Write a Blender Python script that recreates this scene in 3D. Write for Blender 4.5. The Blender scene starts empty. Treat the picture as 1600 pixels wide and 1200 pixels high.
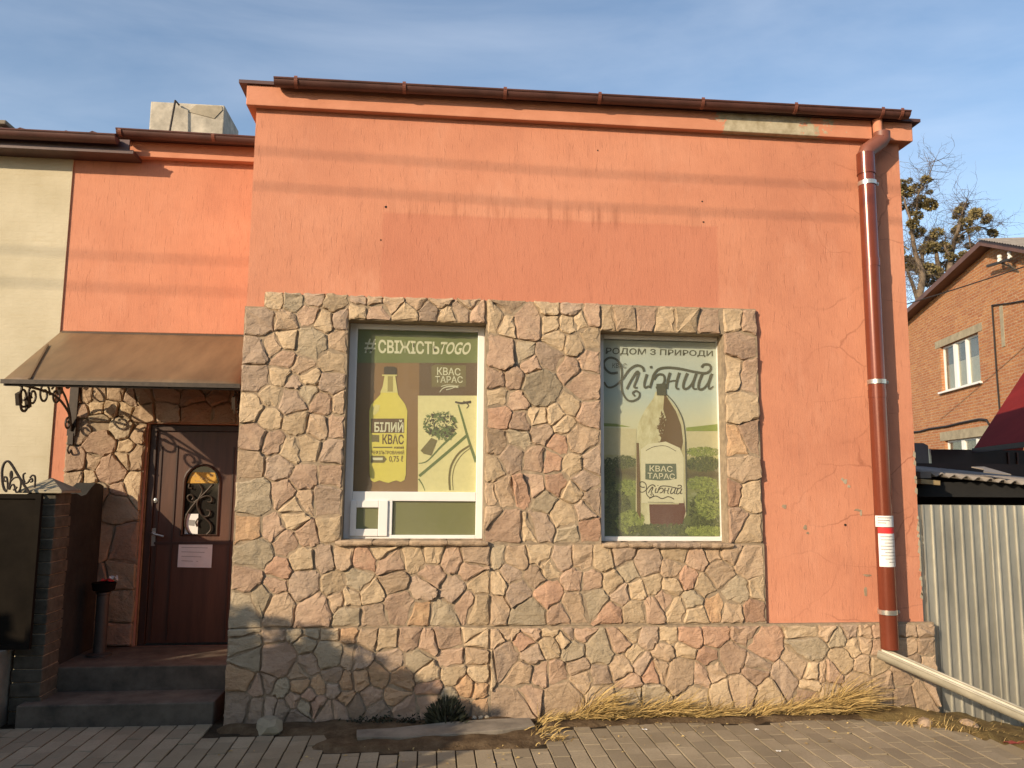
import bpy, bmesh, math, random
from mathutils import Vector, Matrix
random.seed(7)
R = math.radians
scn = bpy.context.scene
COL = scn.collection

# ------------------------------------------------------------------ camera
H0 = 1.6
FPX = 1240.0
p_, r_, y_ = R(6.989), R(0.492), R(5.883)
fw = Vector((math.sin(y_)*math.cos(p_), math.cos(y_)*math.cos(p_), math.sin(p_)))
rt = Vector((math.cos(y_), -math.sin(y_), 0)); up = rt.cross(fw)
rt2 = rt*math.cos(r_) + up*math.sin(r_); up2 = rt2.cross(fw)
cam = bpy.data.cameras.new('camera'); camo = bpy.data.objects.new('camera', cam); COL.objects.link(camo)
cam.sensor_width = 36; cam.lens = FPX/1600*36; cam.clip_start = 0.05; cam.clip_end = 600
camo.matrix_world = Matrix(((rt2.x, up2.x, -fw.x, 0), (rt2.y, up2.y, -fw.y, 0), (rt2.z, up2.z, -fw.z, H0), (0, 0, 0, 1)))
scn.camera = camo

def ray(x, y):
    return rt2*((x-800)/FPX) + up2*(-(y-600)/FPX) + fw
def at(x, y, Y):                       # photo pixel -> point of the vertical plane at distance Y
    d = ray(x, y); t = Y/d.y
    return Vector((t*d.x, Y, H0+t*d.z))
def atz(x, y, z=0.0):                  # photo pixel -> point of a level plane
    d = ray(x, y); t = (z-H0)/d.z
    return Vector((t*d.x, t*d.y, z))

# ------------------------------------------------------------------ sky, sun, exposure
SUN_EL, SUN_AZ = 20.0, 50.0            # sun to the left behind the camera
s_dir = Vector((-math.sin(R(SUN_AZ))*math.cos(R(SUN_EL)), -math.cos(R(SUN_AZ))*math.cos(R(SUN_EL)), math.sin(R(SUN_EL))))
wd = bpy.data.worlds.new('World'); scn.world = wd; wd.use_nodes = True
nt = wd.node_tree; nt.nodes.clear()
out = nt.nodes.new('ShaderNodeOutputWorld'); bg = nt.nodes.new('ShaderNodeBackground')
sky = nt.nodes.new('ShaderNodeTexSky'); sky.sky_type = 'NISHITA'; sky.sun_disc = False
sky.sun_elevation = R(SUN_EL); sky.sun_rotation = math.atan2(s_dir.x, s_dir.y)
sky.air_density = 1.0; sky.dust_density = 0.6; sky.ozone_density = 1.2
bg.inputs['Strength'].default_value = 0.148
tc = nt.nodes.new('ShaderNodeTexCoord'); mp = nt.nodes.new('ShaderNodeMapping')
mp.inputs['Scale'].default_value = (1.0, 1.8, 4.5); mp.inputs['Rotation'].default_value = (0.25, 0.3, 0.4)
nz = nt.nodes.new('ShaderNodeTexNoise'); nz.inputs['Scale'].default_value = 1.6; nz.inputs['Detail'].default_value = 7; nz.inputs['Roughness'].default_value = 0.55
nz.inputs['Distortion'].default_value = 0.5
rp = nt.nodes.new('ShaderNodeValToRGB')
rp.color_ramp.elements[0].position = 0.42; rp.color_ramp.elements[0].color = (0, 0, 0, 1)
rp.color_ramp.elements[1].position = 0.85; rp.color_ramp.elements[1].color = (0.20, 0.20, 0.20, 1)
mx = nt.nodes.new('ShaderNodeMix'); mx.data_type = 'RGBA'
mx.inputs['B'].default_value = (7.5, 7.6, 7.9, 1)
L = nt.links.new
L(tc.outputs['Generated'], mp.inputs['Vector']); L(mp.outputs['Vector'], nz.inputs['Vector'])
L(nz.outputs['Fac'], rp.inputs['Fac']); L(rp.outputs['Color'], mx.inputs['Factor'])
L(sky.outputs['Color'], mx.inputs['A']); L(mx.outputs['Result'], bg.inputs['Color']); L(bg.outputs['Background'], out.inputs['Surface'])
sl = bpy.data.lights.new('sun', 'SUN'); sl.energy = 4.3; sl.angle = R(0.53); sl.color = (1.0, 0.81, 0.575)
so = bpy.data.objects.new('sun', sl); COL.objects.link(so); so.rotation_euler = s_dir.to_track_quat('Z', 'Y').to_euler()
so.location = (-6, -6, 8)
vs = scn.view_settings
scn.display_settings.display_device = 'sRGB'
vs.view_transform = 'Standard'; vs.look = 'None'; vs.gamma = 1.0; vs.exposure = 0.40; vs.use_curve_mapping = False

# ------------------------------------------------------------------ helpers
def tag(o, label=None, cat=None, group=None, kind=None):
    if label: o['label'] = label
    if cat: o['category'] = cat
    if group: o['group'] = group
    if kind: o['kind'] = kind
    return o
WL = {}
def wloc(o): return WL.get(o.name, Vector((0, 0, 0)))
def empty(name, loc, label=None, cat=None, group=None):
    o = bpy.data.objects.new(name, None); COL.objects.link(o); o.location = loc; o.empty_display_size = 0.2
    WL[o.name] = Vector(loc); return tag(o, label, cat, group)
class MB:
    def __init__(s): s.v = []; s.f = []; s.m = []; s.mi = 0
    def add(s, vs_, fs):
        n = len(s.v); s.v += [Vector(p) for p in vs_]
        for f in fs: s.f.append(tuple(i+n for i in f)); s.m.append(s.mi)
        return s
    def box(s, x0, x1, y0, y1, z0, z1):
        return s.add([(x0,y0,z0),(x1,y0,z0),(x1,y1,z0),(x0,y1,z0),(x0,y0,z1),(x1,y0,z1),(x1,y1,z1),(x0,y1,z1)],
                     [(0,3,2,1),(4,5,6,7),(0,1,5,4),(1,2,6,5),(2,3,7,6),(3,0,4,7)])
    def obox(s, c, ax, ay, az):           # oriented box: centre and three half vectors
        c, ax, ay, az = Vector(c), Vector(ax), Vector(ay), Vector(az)
        P = [c+ax*i+ay*j+az*k for k in (-1,1) for (i,j) in ((-1,-1),(1,-1),(1,1),(-1,1))]
        return s.add(P, [(0,3,2,1),(4,5,6,7),(0,1,5,4),(1,2,6,5),(2,3,7,6),(3,0,4,7)])
    def beam(s, a, b, w, h, upv=(0,0,1)):
        a, b = Vector(a), Vector(b); d = (b-a); l = d.length; d.normalize()
        u = Vector(upv); sx = d.cross(u)
        if sx.length < 1e-5: sx = d.cross(Vector((1,0,0)))
        sx.normalize(); u = sx.cross(d)
        return s.obox((a+b)/2, d*(l/2), sx*(w/2), u*(h/2))
    def tube(s, pts, r, n=8, cap=True, closed=False):
        pts = [Vector(p) for p in pts]; m = len(pts)
        rr = r if isinstance(r, (list, tuple)) else [r]*m
        base = len(s.v); prev = None
        for i in range(m):
            if closed: d = pts[(i+1) % m]-pts[i-1]
            else: d = pts[min(i+1, m-1)]-pts[max(i-1, 0)]
            d.normalize()
            if prev is None:
                a = d.cross(Vector((0,0,1)))
                if a.length < 1e-3: a = d.cross(Vector((1,0,0)))
            else: a = prev - d*prev.dot(d)
            a.normalize(); prev = a; b = d.cross(a)
            for k in range(n):
                t = 2*math.pi*k/n
                s.v.append(pts[i]+(a*math.cos(t)+b*math.sin(t))*rr[i])
        rng = m if closed else m-1
        for i in range(rng):
            for k in range(n):
                j = (i+1) % m
                s.f.append((base+i*n+k, base+i*n+(k+1) % n, base+j*n+(k+1) % n, base+j*n+k)); s.m.append(s.mi)
        if cap and not closed:
            s.f.append(tuple(base+k for k in reversed(range(n)))); s.m.append(s.mi)
            s.f.append(tuple(base+(m-1)*n+k for k in range(n))); s.m.append(s.mi)
        return s
    def lathe(s, c, prof, n=16):
        c = Vector(c); base = len(s.v)
        for (r, z) in prof:
            for k in range(n):
                t = 2*math.pi*k/n; s.v.append(c+Vector((r*math.cos(t), r*math.sin(t), z)))
        for i in range(len(prof)-1):
            for k in range(n):
                s.f.append((base+i*n+k, base+i*n+(k+1) % n, base+(i+1)*n+(k+1) % n, base+(i+1)*n+k)); s.m.append(s.mi)
        return s
    def prism(s, pts, y0, y1):            # polygon in (x, z), extruded in y (front y0 < y1)
        n = len(pts); area = sum(pts[i][0]*pts[(i+1)%n][1]-pts[(i+1)%n][0]*pts[i][1] for i in range(n))
        if area < 0: pts = pts[::-1]
        P = [(x, y0, z) for x, z in pts]+[(x, y1, z) for x, z in pts]
        F = [tuple(range(n)), tuple(reversed(range(n, 2*n)))]+[(i, i+n, (i+1) % n+n, (i+1) % n) for i in range(n)]
        return s.add(P, F)
    def build(s, name, m=None, parent=None, smooth=False, origin=None, bevel=0, own=True):
        me = bpy.data.meshes.new(name)
        o_ = Vector(origin) if origin is not None else (wloc(parent) if parent else Vector((0,0,0)))
        me.from_pydata([tuple(p-o_) for p in s.v], [], s.f)
        ms = m if isinstance(m, (list, tuple)) else [m]
        for q in ms:
            if q: me.materials.append(q)
        if len(ms) > 1: me.polygons.foreach_set('material_index', s.m)
        if smooth: me.shade_smooth()
        me.update()
        o = bpy.data.objects.new(name, me); COL.objects.link(o)
        WL[o.name] = o_
        if parent: o.parent = parent; o.location = o_-wloc(parent)
        else: o.location = o_
        if bevel:
            b = o.modifiers.new('bevel', 'BEVEL'); b.width = bevel; b.segments = 2; b.limit_method = 'ANGLE'; b.angle_limit = R(40)
        return o
def copy_tree(o, parent=None):
    c = o.copy(); COL.objects.link(c)
    if parent: c.parent = parent
    for ch in list(o.children): copy_tree(ch, c)
    return c
def smooth_by_angle(o, ang=40):
    bm = bmesh.new(); bm.from_mesh(o.data)
    for f in bm.faces: f.smooth = True
    for e in bm.edges:
        e.smooth = len(e.link_faces) == 2 and e.calc_face_angle(0) < R(ang)
    bm.to_mesh(o.data); bm.free(); return o
def catmull(pts, k=6, closed=False):
    P = [Vector(p) for p in pts]; o = []; n = len(P)
    for i in range(n if closed else n-1):
        if closed: a, b, c, d = P[i-1], P[i], P[(i+1)%n], P[(i+2)%n]
        else: a, b, c, d = P[max(i-1,0)], P[i], P[i+1], P[min(i+2,n-1)]
        for j in range(k):
            t = j/k
            o.append(0.5*((2*b)+(c-a)*t+(2*a-5*b+4*c-d)*t*t+(3*b-a-3*c+d)*t**3))
    if not closed: o.append(P[-1])
    return o

# ------------------------------------------------------------------ materials
MATS = {}
class NT:
    def __init__(s, name):
        s.m = bpy.data.materials.new(name); s.m.use_nodes = True; s.t = s.m.node_tree
        s.b = s.t.nodes['Principled BSDF']; s.geo = None
    def n(s, t, **kw):
        q = s.t.nodes.new(t)
        for k, v in kw.items():
            if hasattr(q, k): setattr(q, k, v)
        return q
    def l(s, a, b): s.t.links.new(a, b)
    def pos(s, scale=(1,1,1), rot=(0,0,0), obj=False):
        if obj: src = s.n('ShaderNodeTexCoord').outputs['Object']
        else: src = s.n('ShaderNodeNewGeometry').outputs['Position']
        m = s.n('ShaderNodeMapping'); m.inputs['Scale'].default_value = scale; m.inputs['Rotation'].default_value = rot
        s.l(src, m.inputs['Vector']); return m.outputs['Vector']
    def noise(s, vec, scale, detail=5, rough=0.6, dist=0):
        q = s.n('ShaderNodeTexNoise'); q.inputs['Scale'].default_value = scale; q.inputs['Detail'].default_value = detail
        q.inputs['Roughness'].default_value = rough; q.inputs['Distortion'].default_value = dist
        s.l(vec, q.inputs['Vector']); return q.outputs['Fac']
    def ramp(s, fac, stops, interp='LINEAR'):
        q = s.n('ShaderNodeValToRGB'); q.color_ramp.interpolation = interp
        e = q.color_ramp.elements
        while len(e) < len(stops): e.new(0.5)
        for i, (p, c) in enumerate(stops):
            e[i].position = p; e[i].color = (c, c, c, 1) if isinstance(c, (int, float)) else (*c[:3], 1)
        s.l(fac, q.inputs['Fac']); return q.outputs['Color']
    def mix(s, fac, a, b, mode='MIX'):
        q = s.n('ShaderNodeMix'); q.data_type = 'RGBA'; q.blend_type = mode
        for v, k in ((fac, 'Factor'), (a, 'A'), (b, 'B')):
            if isinstance(v, (int, float)) and k == 'Factor': q.inputs[k].default_value = v
            elif isinstance(v, (tuple, list)): q.inputs[k].default_value = (*v[:3], 1)
            elif isinstance(v, (int, float)): q.inputs[k].default_value = (v, v, v, 1)
            else: s.l(v, q.inputs[k])
        return q.outputs['Result']
    def math(s, op, a, b=None, c=None):
        q = s.n('ShaderNodeMath'); q.operation = op
        for i, v in enumerate((a, b, c)):
            if v is None: continue
            if isinstance(v, (int, float)): q.inputs[i].default_value = v
            else: s.l(v, q.inputs[i])
        return q.outputs[0]
    def rnd(s): return s.n('ShaderNodeObjectInfo').outputs['Random']
    def bump(s, h, strength=0.3, dist=0.01, prev=None):
        q = s.n('ShaderNodeBump'); q.inputs['Strength'].default_value = strength; q.inputs['Distance'].default_value = dist
        s.l(h, q.inputs['Height'])
        if prev is not None: s.l(prev, q.inputs['Normal'])
        s.l(q.outputs['Normal'], s.b.inputs['Normal']); return q.outputs['Normal']
    def done(s, col=None, rough=0.8, metal=0.0, spec=None):
        if col is not None:
            if isinstance(col, (tuple, list)): s.b.inputs['Base Color'].default_value = (*col[:3], 1)
            else: s.l(col, s.b.inputs['Base Color'])
        if isinstance(rough, (int, float)): s.b.inputs['Roughness'].default_value = rough
        else: s.l(rough, s.b.inputs['Roughness'])
        s.b.inputs['Metallic'].default_value = metal
        if spec is not None: s.b.inputs['Specular IOR Level'].default_value = spec
        return s.m
def simple(name, c, rough=0.7, metal=0.0, var=0.18, scale=9, bump=0.15, bscale=40, obj=False, spec=None, stretch=(1,1,1)):
    t = NT(name); v = t.pos(stretch, obj=obj)
    n1 = t.noise(v, scale, 6, 0.65)
    dark = tuple(x*(1-var*1.6) for x in c); lite = tuple(min(1, x*(1+var)) for x in c)
    col = t.ramp(n1, [(0.3, dark), (0.7, lite)])
    if bump: t.bump(t.noise(v, bscale, 4, 0.6), bump, 0.004)
    return t.done(col, rough, metal, spec)
def flat(name, c, rough=0.75): 
    t = NT(name); v = t.pos(); n1 = t.noise(v, 30, 3)
    return t.done(t.ramp(n1, [(0.3, tuple(x*0.95 for x in c)), (0.7, tuple(min(1, x*1.04) for x in c))]), rough)

def coral_material():
    t = NT('coral_plaster'); v = t.pos()
    sx = t.n('ShaderNodeSeparateXYZ'); t.l(t.n('ShaderNodeNewGeometry').outputs['Position'], sx.inputs[0])
    X, Y, Z = sx.outputs
    base = (0.585, 0.250, 0.150)
    big = t.noise(v, 0.9, 6, 0.68)
    col = t.ramp(big, [(0.28, (0.49, 0.198, 0.12)), (0.52, base), (0.76, (0.645, 0.295, 0.185))])
    mott = t.noise(v, 9, 6, 0.7)
    col = t.mix(t.ramp(mott, [(0.42, 0.0), (0.72, 0.22)]), col, (0.47, 0.20, 0.128))
    pal = t.noise(t.pos((1.6, 1.6, 0.8)), 1.9, 7, 0.7)
    col = t.mix(t.ramp(pal, [(0.54, 0.0), (0.74, 0.42)]), col, (0.68, 0.34, 0.225))
    # vertical rain streaks
    st = t.noise(t.pos((16, 1, 0.55)), 1.0, 5, 0.7)
    col = t.mix(t.ramp(st, [(0.52, 0.0), (0.8, 0.32)]), col, (0.42, 0.19, 0.125))
    # worm-track scratches of the decorative render
    sc = t.noise(t.pos((95, 95, 9)), 1.0, 3, 0.6, 0.4)
    scm = t.ramp(sc, [(0.60, 0.0), (0.70, 1.0)])
    col = t.mix(t.mix(0.28, 0.0, scm), col, (0.42, 0.17, 0.105))
    # repainted patch where a sign used to hang
    def band(q, a, b, soft=0.012):
        lo = t.n('ShaderNodeMapRange'); lo.inputs[1].default_value = a-soft; lo.inputs[2].default_value = a+soft; t.l(q, lo.inputs[0])
        hi = t.n('ShaderNodeMapRange'); hi.inputs[1].default_value = b-soft; hi.inputs[2].default_value = b+soft
        hi.inputs[3].default_value = 1; hi.inputs[4].default_value = 0; t.l(q, hi.inputs[0])
        return t.math('MULTIPLY', lo.outputs[0], hi.outputs[0])
    wob = t.math('MULTIPLY_ADD', t.noise(v, 6, 3), 0.03, -0.015)
    Xw = t.math('ADD', X, wob); Zw = t.math('ADD', Z, wob)
    patch = t.math('MULTIPLY', band(Xw, -0.375, 2.15), band(Zw, 2.7, 3.545))
    patch = t.math('MULTIPLY', patch, band(Y, 5.0, 5.9))
    col = t.mix(t.math('MULTIPLY', patch, 0.5), col, (0.475, 0.168, 0.105))
    # dirty drips above the patch
    dr = t.math('MULTIPLY', t.ramp(t.noise(t.pos((14, 1, 0.9)), 1.0, 4, 0.6), [(0.5, 0.0), (0.68, 1.0)]), t.math('MULTIPLY', band(Xw, -0.35, 2.0, 0.15), band(Z, 3.50, 3.66, 0.05)))
    dr = t.math('MULTIPLY', dr, band(Y, 5.0, 5.9))
    col = t.mix(t.math('MULTIPLY', dr, 0.42), col, (0.24, 0.085, 0.05))
    # settlement cracks near the right hand corner
    warp = t.n('ShaderNodeTexNoise'); warp.inputs['Scale'].default_value = 3.0; warp.inputs['Detail'].default_value = 4; t.l(v, warp.inputs['Vector'])
    wv = t.n('ShaderNodeVectorMath'); wv.operation = 'MULTIPLY_ADD'; t.l(warp.outputs['Color'], wv.inputs[0]); wv.inputs[1].default_value = (0.5, 0.5, 0.5); t.l(t.pos((1.7, 0.4, 2.6)), wv.inputs[2])
    vo = t.n('ShaderNodeTexVoronoi'); vo.feature = 'DISTANCE_TO_EDGE'; vo.inputs['Scale'].default_value = 1.0; t.l(wv.outputs[0], vo.inputs['Vector'])
    ck = t.math('MULTIPLY', t.ramp(vo.outputs['Distance'], [(0.0, 1.0), (0.016, 0.0)]), t.ramp(t.noise(v, 2.6, 3), [(0.38, 0.0), (0.6, 1.0)]))
    zone = t.n('ShaderNodeMapRange'); zone.inputs[1].default_value = 2.45; zone.inputs[2].default_value = 3.3; t.l(t.math('ADD', X, t.math('MULTIPLY_ADD', big, 1.2, -0.6)), zone.inputs[0])
    ckm = t.math('MULTIPLY', ck, zone.outputs[0])
    col = t.mix(t.math('MULTIPLY', ckm, 0.6), col, (0.22, 0.07, 0.04))
    h = t.mix(0.5, sc, t.noise(v, 160, 2)); 
    n1 = t.bump(t.math('SUBTRACT', h, t.math('MULTIPLY', scm, 0.5)), 0.6, 0.006)
    t.bump(ckm, -0.6, 0.01, n1)
    return t.done(col, 0.92, spec=0.2)
def fascia_material():
    t = NT('peeling_fascia_plaster'); v = t.pos()
    sx = t.n('ShaderNodeSeparateXYZ'); t.l(t.n('ShaderNodeNewGeometry').outputs['Position'], sx.inputs[0]); X = sx.outputs[0]
    n1 = t.noise(v, 7, 6, 0.6)
    col = t.ramp(n1, [(0.3, (0.54, 0.228, 0.135)), (0.7, (0.61, 0.27, 0.165))])
    lo = t.n('ShaderNodeMapRange'); lo.inputs[1].default_value = 1.85; lo.inputs[2].default_value = 2.25; t.l(X, lo.inputs[0])
    hi = t.n('ShaderNodeMapRange'); hi.inputs[1].default_value = 2.75; hi.inputs[2].default_value = 4.1; hi.inputs[3].default_value = 1; hi.inputs[4].default_value = 0; t.l(X, hi.inputs[0])
    zone = t.math('MULTIPLY', lo.outputs[0], hi.outputs[0])
    pe = t.ramp(t.math('ADD', t.noise(v, 8.5, 8, 0.68), t.math('MULTIPLY_ADD', zone, 0.80, -0.66)), [(0.485, 0.0), (0.50, 1.0)])
    bare = t.ramp(t.noise(v, 14, 5), [(0.3, (0.30, 0.25, 0.16)), (0.7, (0.52, 0.46, 0.33))])
    col = t.mix(pe, col, bare)
    n0 = t.bump(pe, -0.8, 0.012); t.bump(t.noise(v, 60, 4), 0.35, 0.006, n0)
    return t.done(col, 0.92, spec=0.2)
def stone_material(name, a, b, c):
    mean_ = (0.385, 0.292, 0.198)
    a, b, c = [tuple(q*0.52+m_*k*0.48 for q, m_ in zip(col_, mean_)) for col_, k in ((a, .86), (b, 1.0), (c, 1.14))]
    t = NT(name); v = t.pos()
    rn = t.rnd()
    n1 = t.noise(v, 7, 7, 0.65)
    col = t.ramp(n1, [(0.28, a), (0.5, b), (0.74, c)])
    lum = t.math('MULTIPLY_ADD', rn, 0.32, 0.92)
    cc = t.n('ShaderNodeCombineColor'); [t.l(lum, cc.inputs[i]) for i in range(3)]
    col = t.mix(1.0, col, cc.outputs[0], 'MULTIPLY')
    fine = t.noise(v, 55, 5, 0.7)
    col = t.mix(t.ramp(fine, [(0.52, 0.0), (0.72, 0.35)]), col, tuple(x*0.5 for x in b))
    pale = t.noise(v, 3.2, 5, 0.6)
    col = t.mix(t.ramp(pale, [(0.58, 0.0), (0.75, 0.30)]), col, (0.50, 0.38, 0.24))
    n00 = t.bump(t.ramp(t.noise(t.pos((1, 1, 1.35), (0, .5, 0)), 9, 4, 0.6, .6), [(0.0, 0.0), (0.36, 0.2), (0.44, 0.4), (0.51, 0.6), (0.58, 0.8), (0.66, 1.0)], 'CONSTANT'), 0.4, 0.008)
    n0 = t.bump(t.noise(t.pos((1, 1, 1.6)), 16, 6, 0.62), 0.9, 0.02, n00)
    t.bump(t.noise(v, 90, 3, 0.6), 0.35, 0.004, n0)
    return t.done(col, 0.9, spec=0.25)
def brick_material():
    t = NT('red_brickwork')
    sx = t.n('ShaderNodeSeparateXYZ'); t.l(t.n('ShaderNodeTexCoord').outputs['Object'], sx.inputs[0])
    cb = t.n('ShaderNodeCombineXYZ'); t.l(sx.outputs[0], cb.inputs[0]); t.l(sx.outputs[2], cb.inputs[1])
    bt = t.n('ShaderNodeTexBrick'); t.l(cb.outputs[0], bt.inputs['Vector'])
    bt.inputs['Scale'].default_value = 1.0; bt.inputs['Brick Width'].default_value = 0.26; bt.inputs['Row Height'].default_value = 0.077
    bt.inputs['Mortar Size'].default_value = 0.011; bt.inputs['Mortar Smooth'].default_value = 0.3; bt.inputs['Bias'].default_value = 0.0
    bt.inputs['Color1'].default_value = (0.37, 0.13, 0.055, 1); bt.inputs['Color2'].default_value = (0.48, 0.215, 0.085, 1); bt.inputs['Mortar'].default_value = (0.42, 0.30, 0.19, 1)
    v = t.pos(obj=True)
    col = t.mix(t.ramp(t.noise(v, 1.3, 5), [(0.35, 0.0), (0.75, 0.5)]), bt.outputs['Color'], (0.30, 0.13, 0.07))
    col = t.mix(t.ramp(t.noise(t.pos((4, 4, 11), obj=True), 1.0, 4, 0.7), [(0.55, 0.0), (0.72, 0.7)]), col, (0.62, 0.40, 0.22))
    col = t.mix(t.ramp(t.noise(t.pos((5, 5, 12), obj=True), 1.3, 3, 0.7), [(0.62, 0.0), (0.7, 0.6)]), col, (0.16, 0.07, 0.04))
    col = t.mix(t.ramp(t.noise(t.pos((14, 14, 26), obj=True), 1.0, 5, 0.75), [(0.5, 0.0), (0.68, 0.6)]), col, (0.20, 0.085, 0.045))
    col = t.mix(t.ramp(t.noise(t.pos((11, 11, 24), obj=True), 1.2, 5, 0.75), [(0.54, 0.0), (0.7, 0.65)]), col, (0.60, 0.43, 0.27))
    n0 = t.bump(bt.outputs['Fac'], -0.7, 0.02); t.bump(t.noise(t.pos((10, 10, 24), obj=True), 1.0, 5, .7), 0.8, 0.03, n0)
    return t.done(col, 0.9, spec=0.2)
def whitebrick_material():
    t = NT('cream_painted_brickwork')
    sx = t.n('ShaderNodeSeparateXYZ'); t.l(t.n('ShaderNodeNewGeometry').outputs['Position'], sx.inputs[0])
    cb = t.n('ShaderNodeCombineXYZ'); t.l(sx.outputs[0], cb.inputs[0]); t.l(sx.outputs[2], cb.inputs[1])
    bt = t.n('ShaderNodeTexBrick'); t.l(cb.outputs[0], bt.inputs['Vector'])
    bt.inputs['Scale'].default_value = 1.0; bt.inputs['Brick Width'].default_value = 0.26; bt.inputs['Row Height'].default_value = 0.08
    bt.inputs['Mortar Size'].default_value = 0.006; bt.inputs['Mortar Smooth'].default_value = 0.8
    v = t.pos()
    col = t.ramp(t.noise(v, 2.2, 6), [(0.3, (0.48, 0.42, 0.285)), (0.7, (0.60, 0.535, 0.385))])
    col = t.mix(t.math('MULTIPLY', bt.outputs['Fac'], 0.10), col, (0.40, 0.33, 0.21))
    col = t.mix(t.ramp(t.noise(t.pos((3, 3, 14)), 1.0, 4, 0.7), [(0.58, 0.0), (0.75, 0.35)]), col, (0.45, 0.36, 0.21))
    n0 = t.bump(bt.outputs['Fac'], -0.3, 0.004); t.bump(t.noise(t.pos((1, 1, 2.2)), 22, 6), 0.35, 0.008, n0)
    return t.done(col, 0.9, spec=0.2)
def paver_material():
    t = NT('concrete_paver'); v = t.pos(); rn = t.rnd()
    col = t.ramp(rn, [(0.0, (0.26, 0.21, 0.14)), (0.5, (0.335, 0.27, 0.178)), (1.0, (0.40, 0.325, 0.22))])
    col = t.mix(t.ramp(t.noise(v, 60, 4, 0.7), [(0.45, 0.0), (0.75, 0.5)]), col, (0.19, 0.155, 0.108))
    col = t.mix(t.ramp(t.noise(v, 2.0, 5), [(0.40, 0.0), (0.72, 0.75)]), col, (0.20, 0.155, 0.095))
    t.bump(t.noise(v, 120, 3), 0.45, 0.004)
    return t.done(col, 0.9, spec=0.25)
def soil_material(name, a, b, c):
    t = NT(name); v = t.pos()
    col = t.ramp(t.noise(v, 9, 8, 0.7), [(0.3, a), (0.5, b), (0.72, c)])
    t.bump(t.noise(v, 40, 7, 0.7), 0.8, 0.02)
    return t.done(col, 0.95, spec=0.1)
def leaf_material(name, a, b):
    t = NT(name); rn = t.n('ShaderNodeNewGeometry').outputs['Random Per Island']
    return t.done(t.ramp(rn, [(0.0, a), (1.0, b)]), 0.7, spec=0.3)
def glass_material():
    t = NT('window_glass'); t.t.nodes.remove(t.b)
    o = t.t.nodes['Material Output']; a = t.n('ShaderNodeBsdfTransparent'); g = t.n('ShaderNodeBsdfGlossy'); g.inputs['Roughness'].default_value = 0.02
    a.inputs['Color'].default_value = (0.93, 0.95, 0.92, 1)
    lw_ = t.n('ShaderNodeLayerWeight'); lw_.inputs['Blend'].default_value = 0.5; fr = t.n('ShaderNodeMath'); fr.operation = 'MULTIPLY_ADD'; fr.inputs[1].default_value = 0.9; fr.inputs[2].default_value = 0.045
    t.l(t.math('POWER', lw_.outputs['Facing'], 5.0), fr.inputs[0])
    du = t.n('ShaderNodeBsdfDiffuse'); du.inputs['Color'].default_value = (0.6, 0.57, 0.5, 1); m0 = t.n('ShaderNodeMixShader'); t.l(t.ramp(t.noise(t.pos((1, 1, .5)), 3, 5), [(0.3, 0.04), (0.75, 0.13)]), m0.inputs[0]); t.l(a.outputs[0], m0.inputs[1]); t.l(du.outputs[0], m0.inputs[2])
    m = t.n('ShaderNodeMixShader'); t.l(fr.outputs[0], m.inputs[0]); t.l(m0.outputs[0], m.inputs[1]); t.l(g.outputs[0], m.inputs[2]); t.l(m.outputs[0], o.inputs['Surface'])
    return t.m
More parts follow.
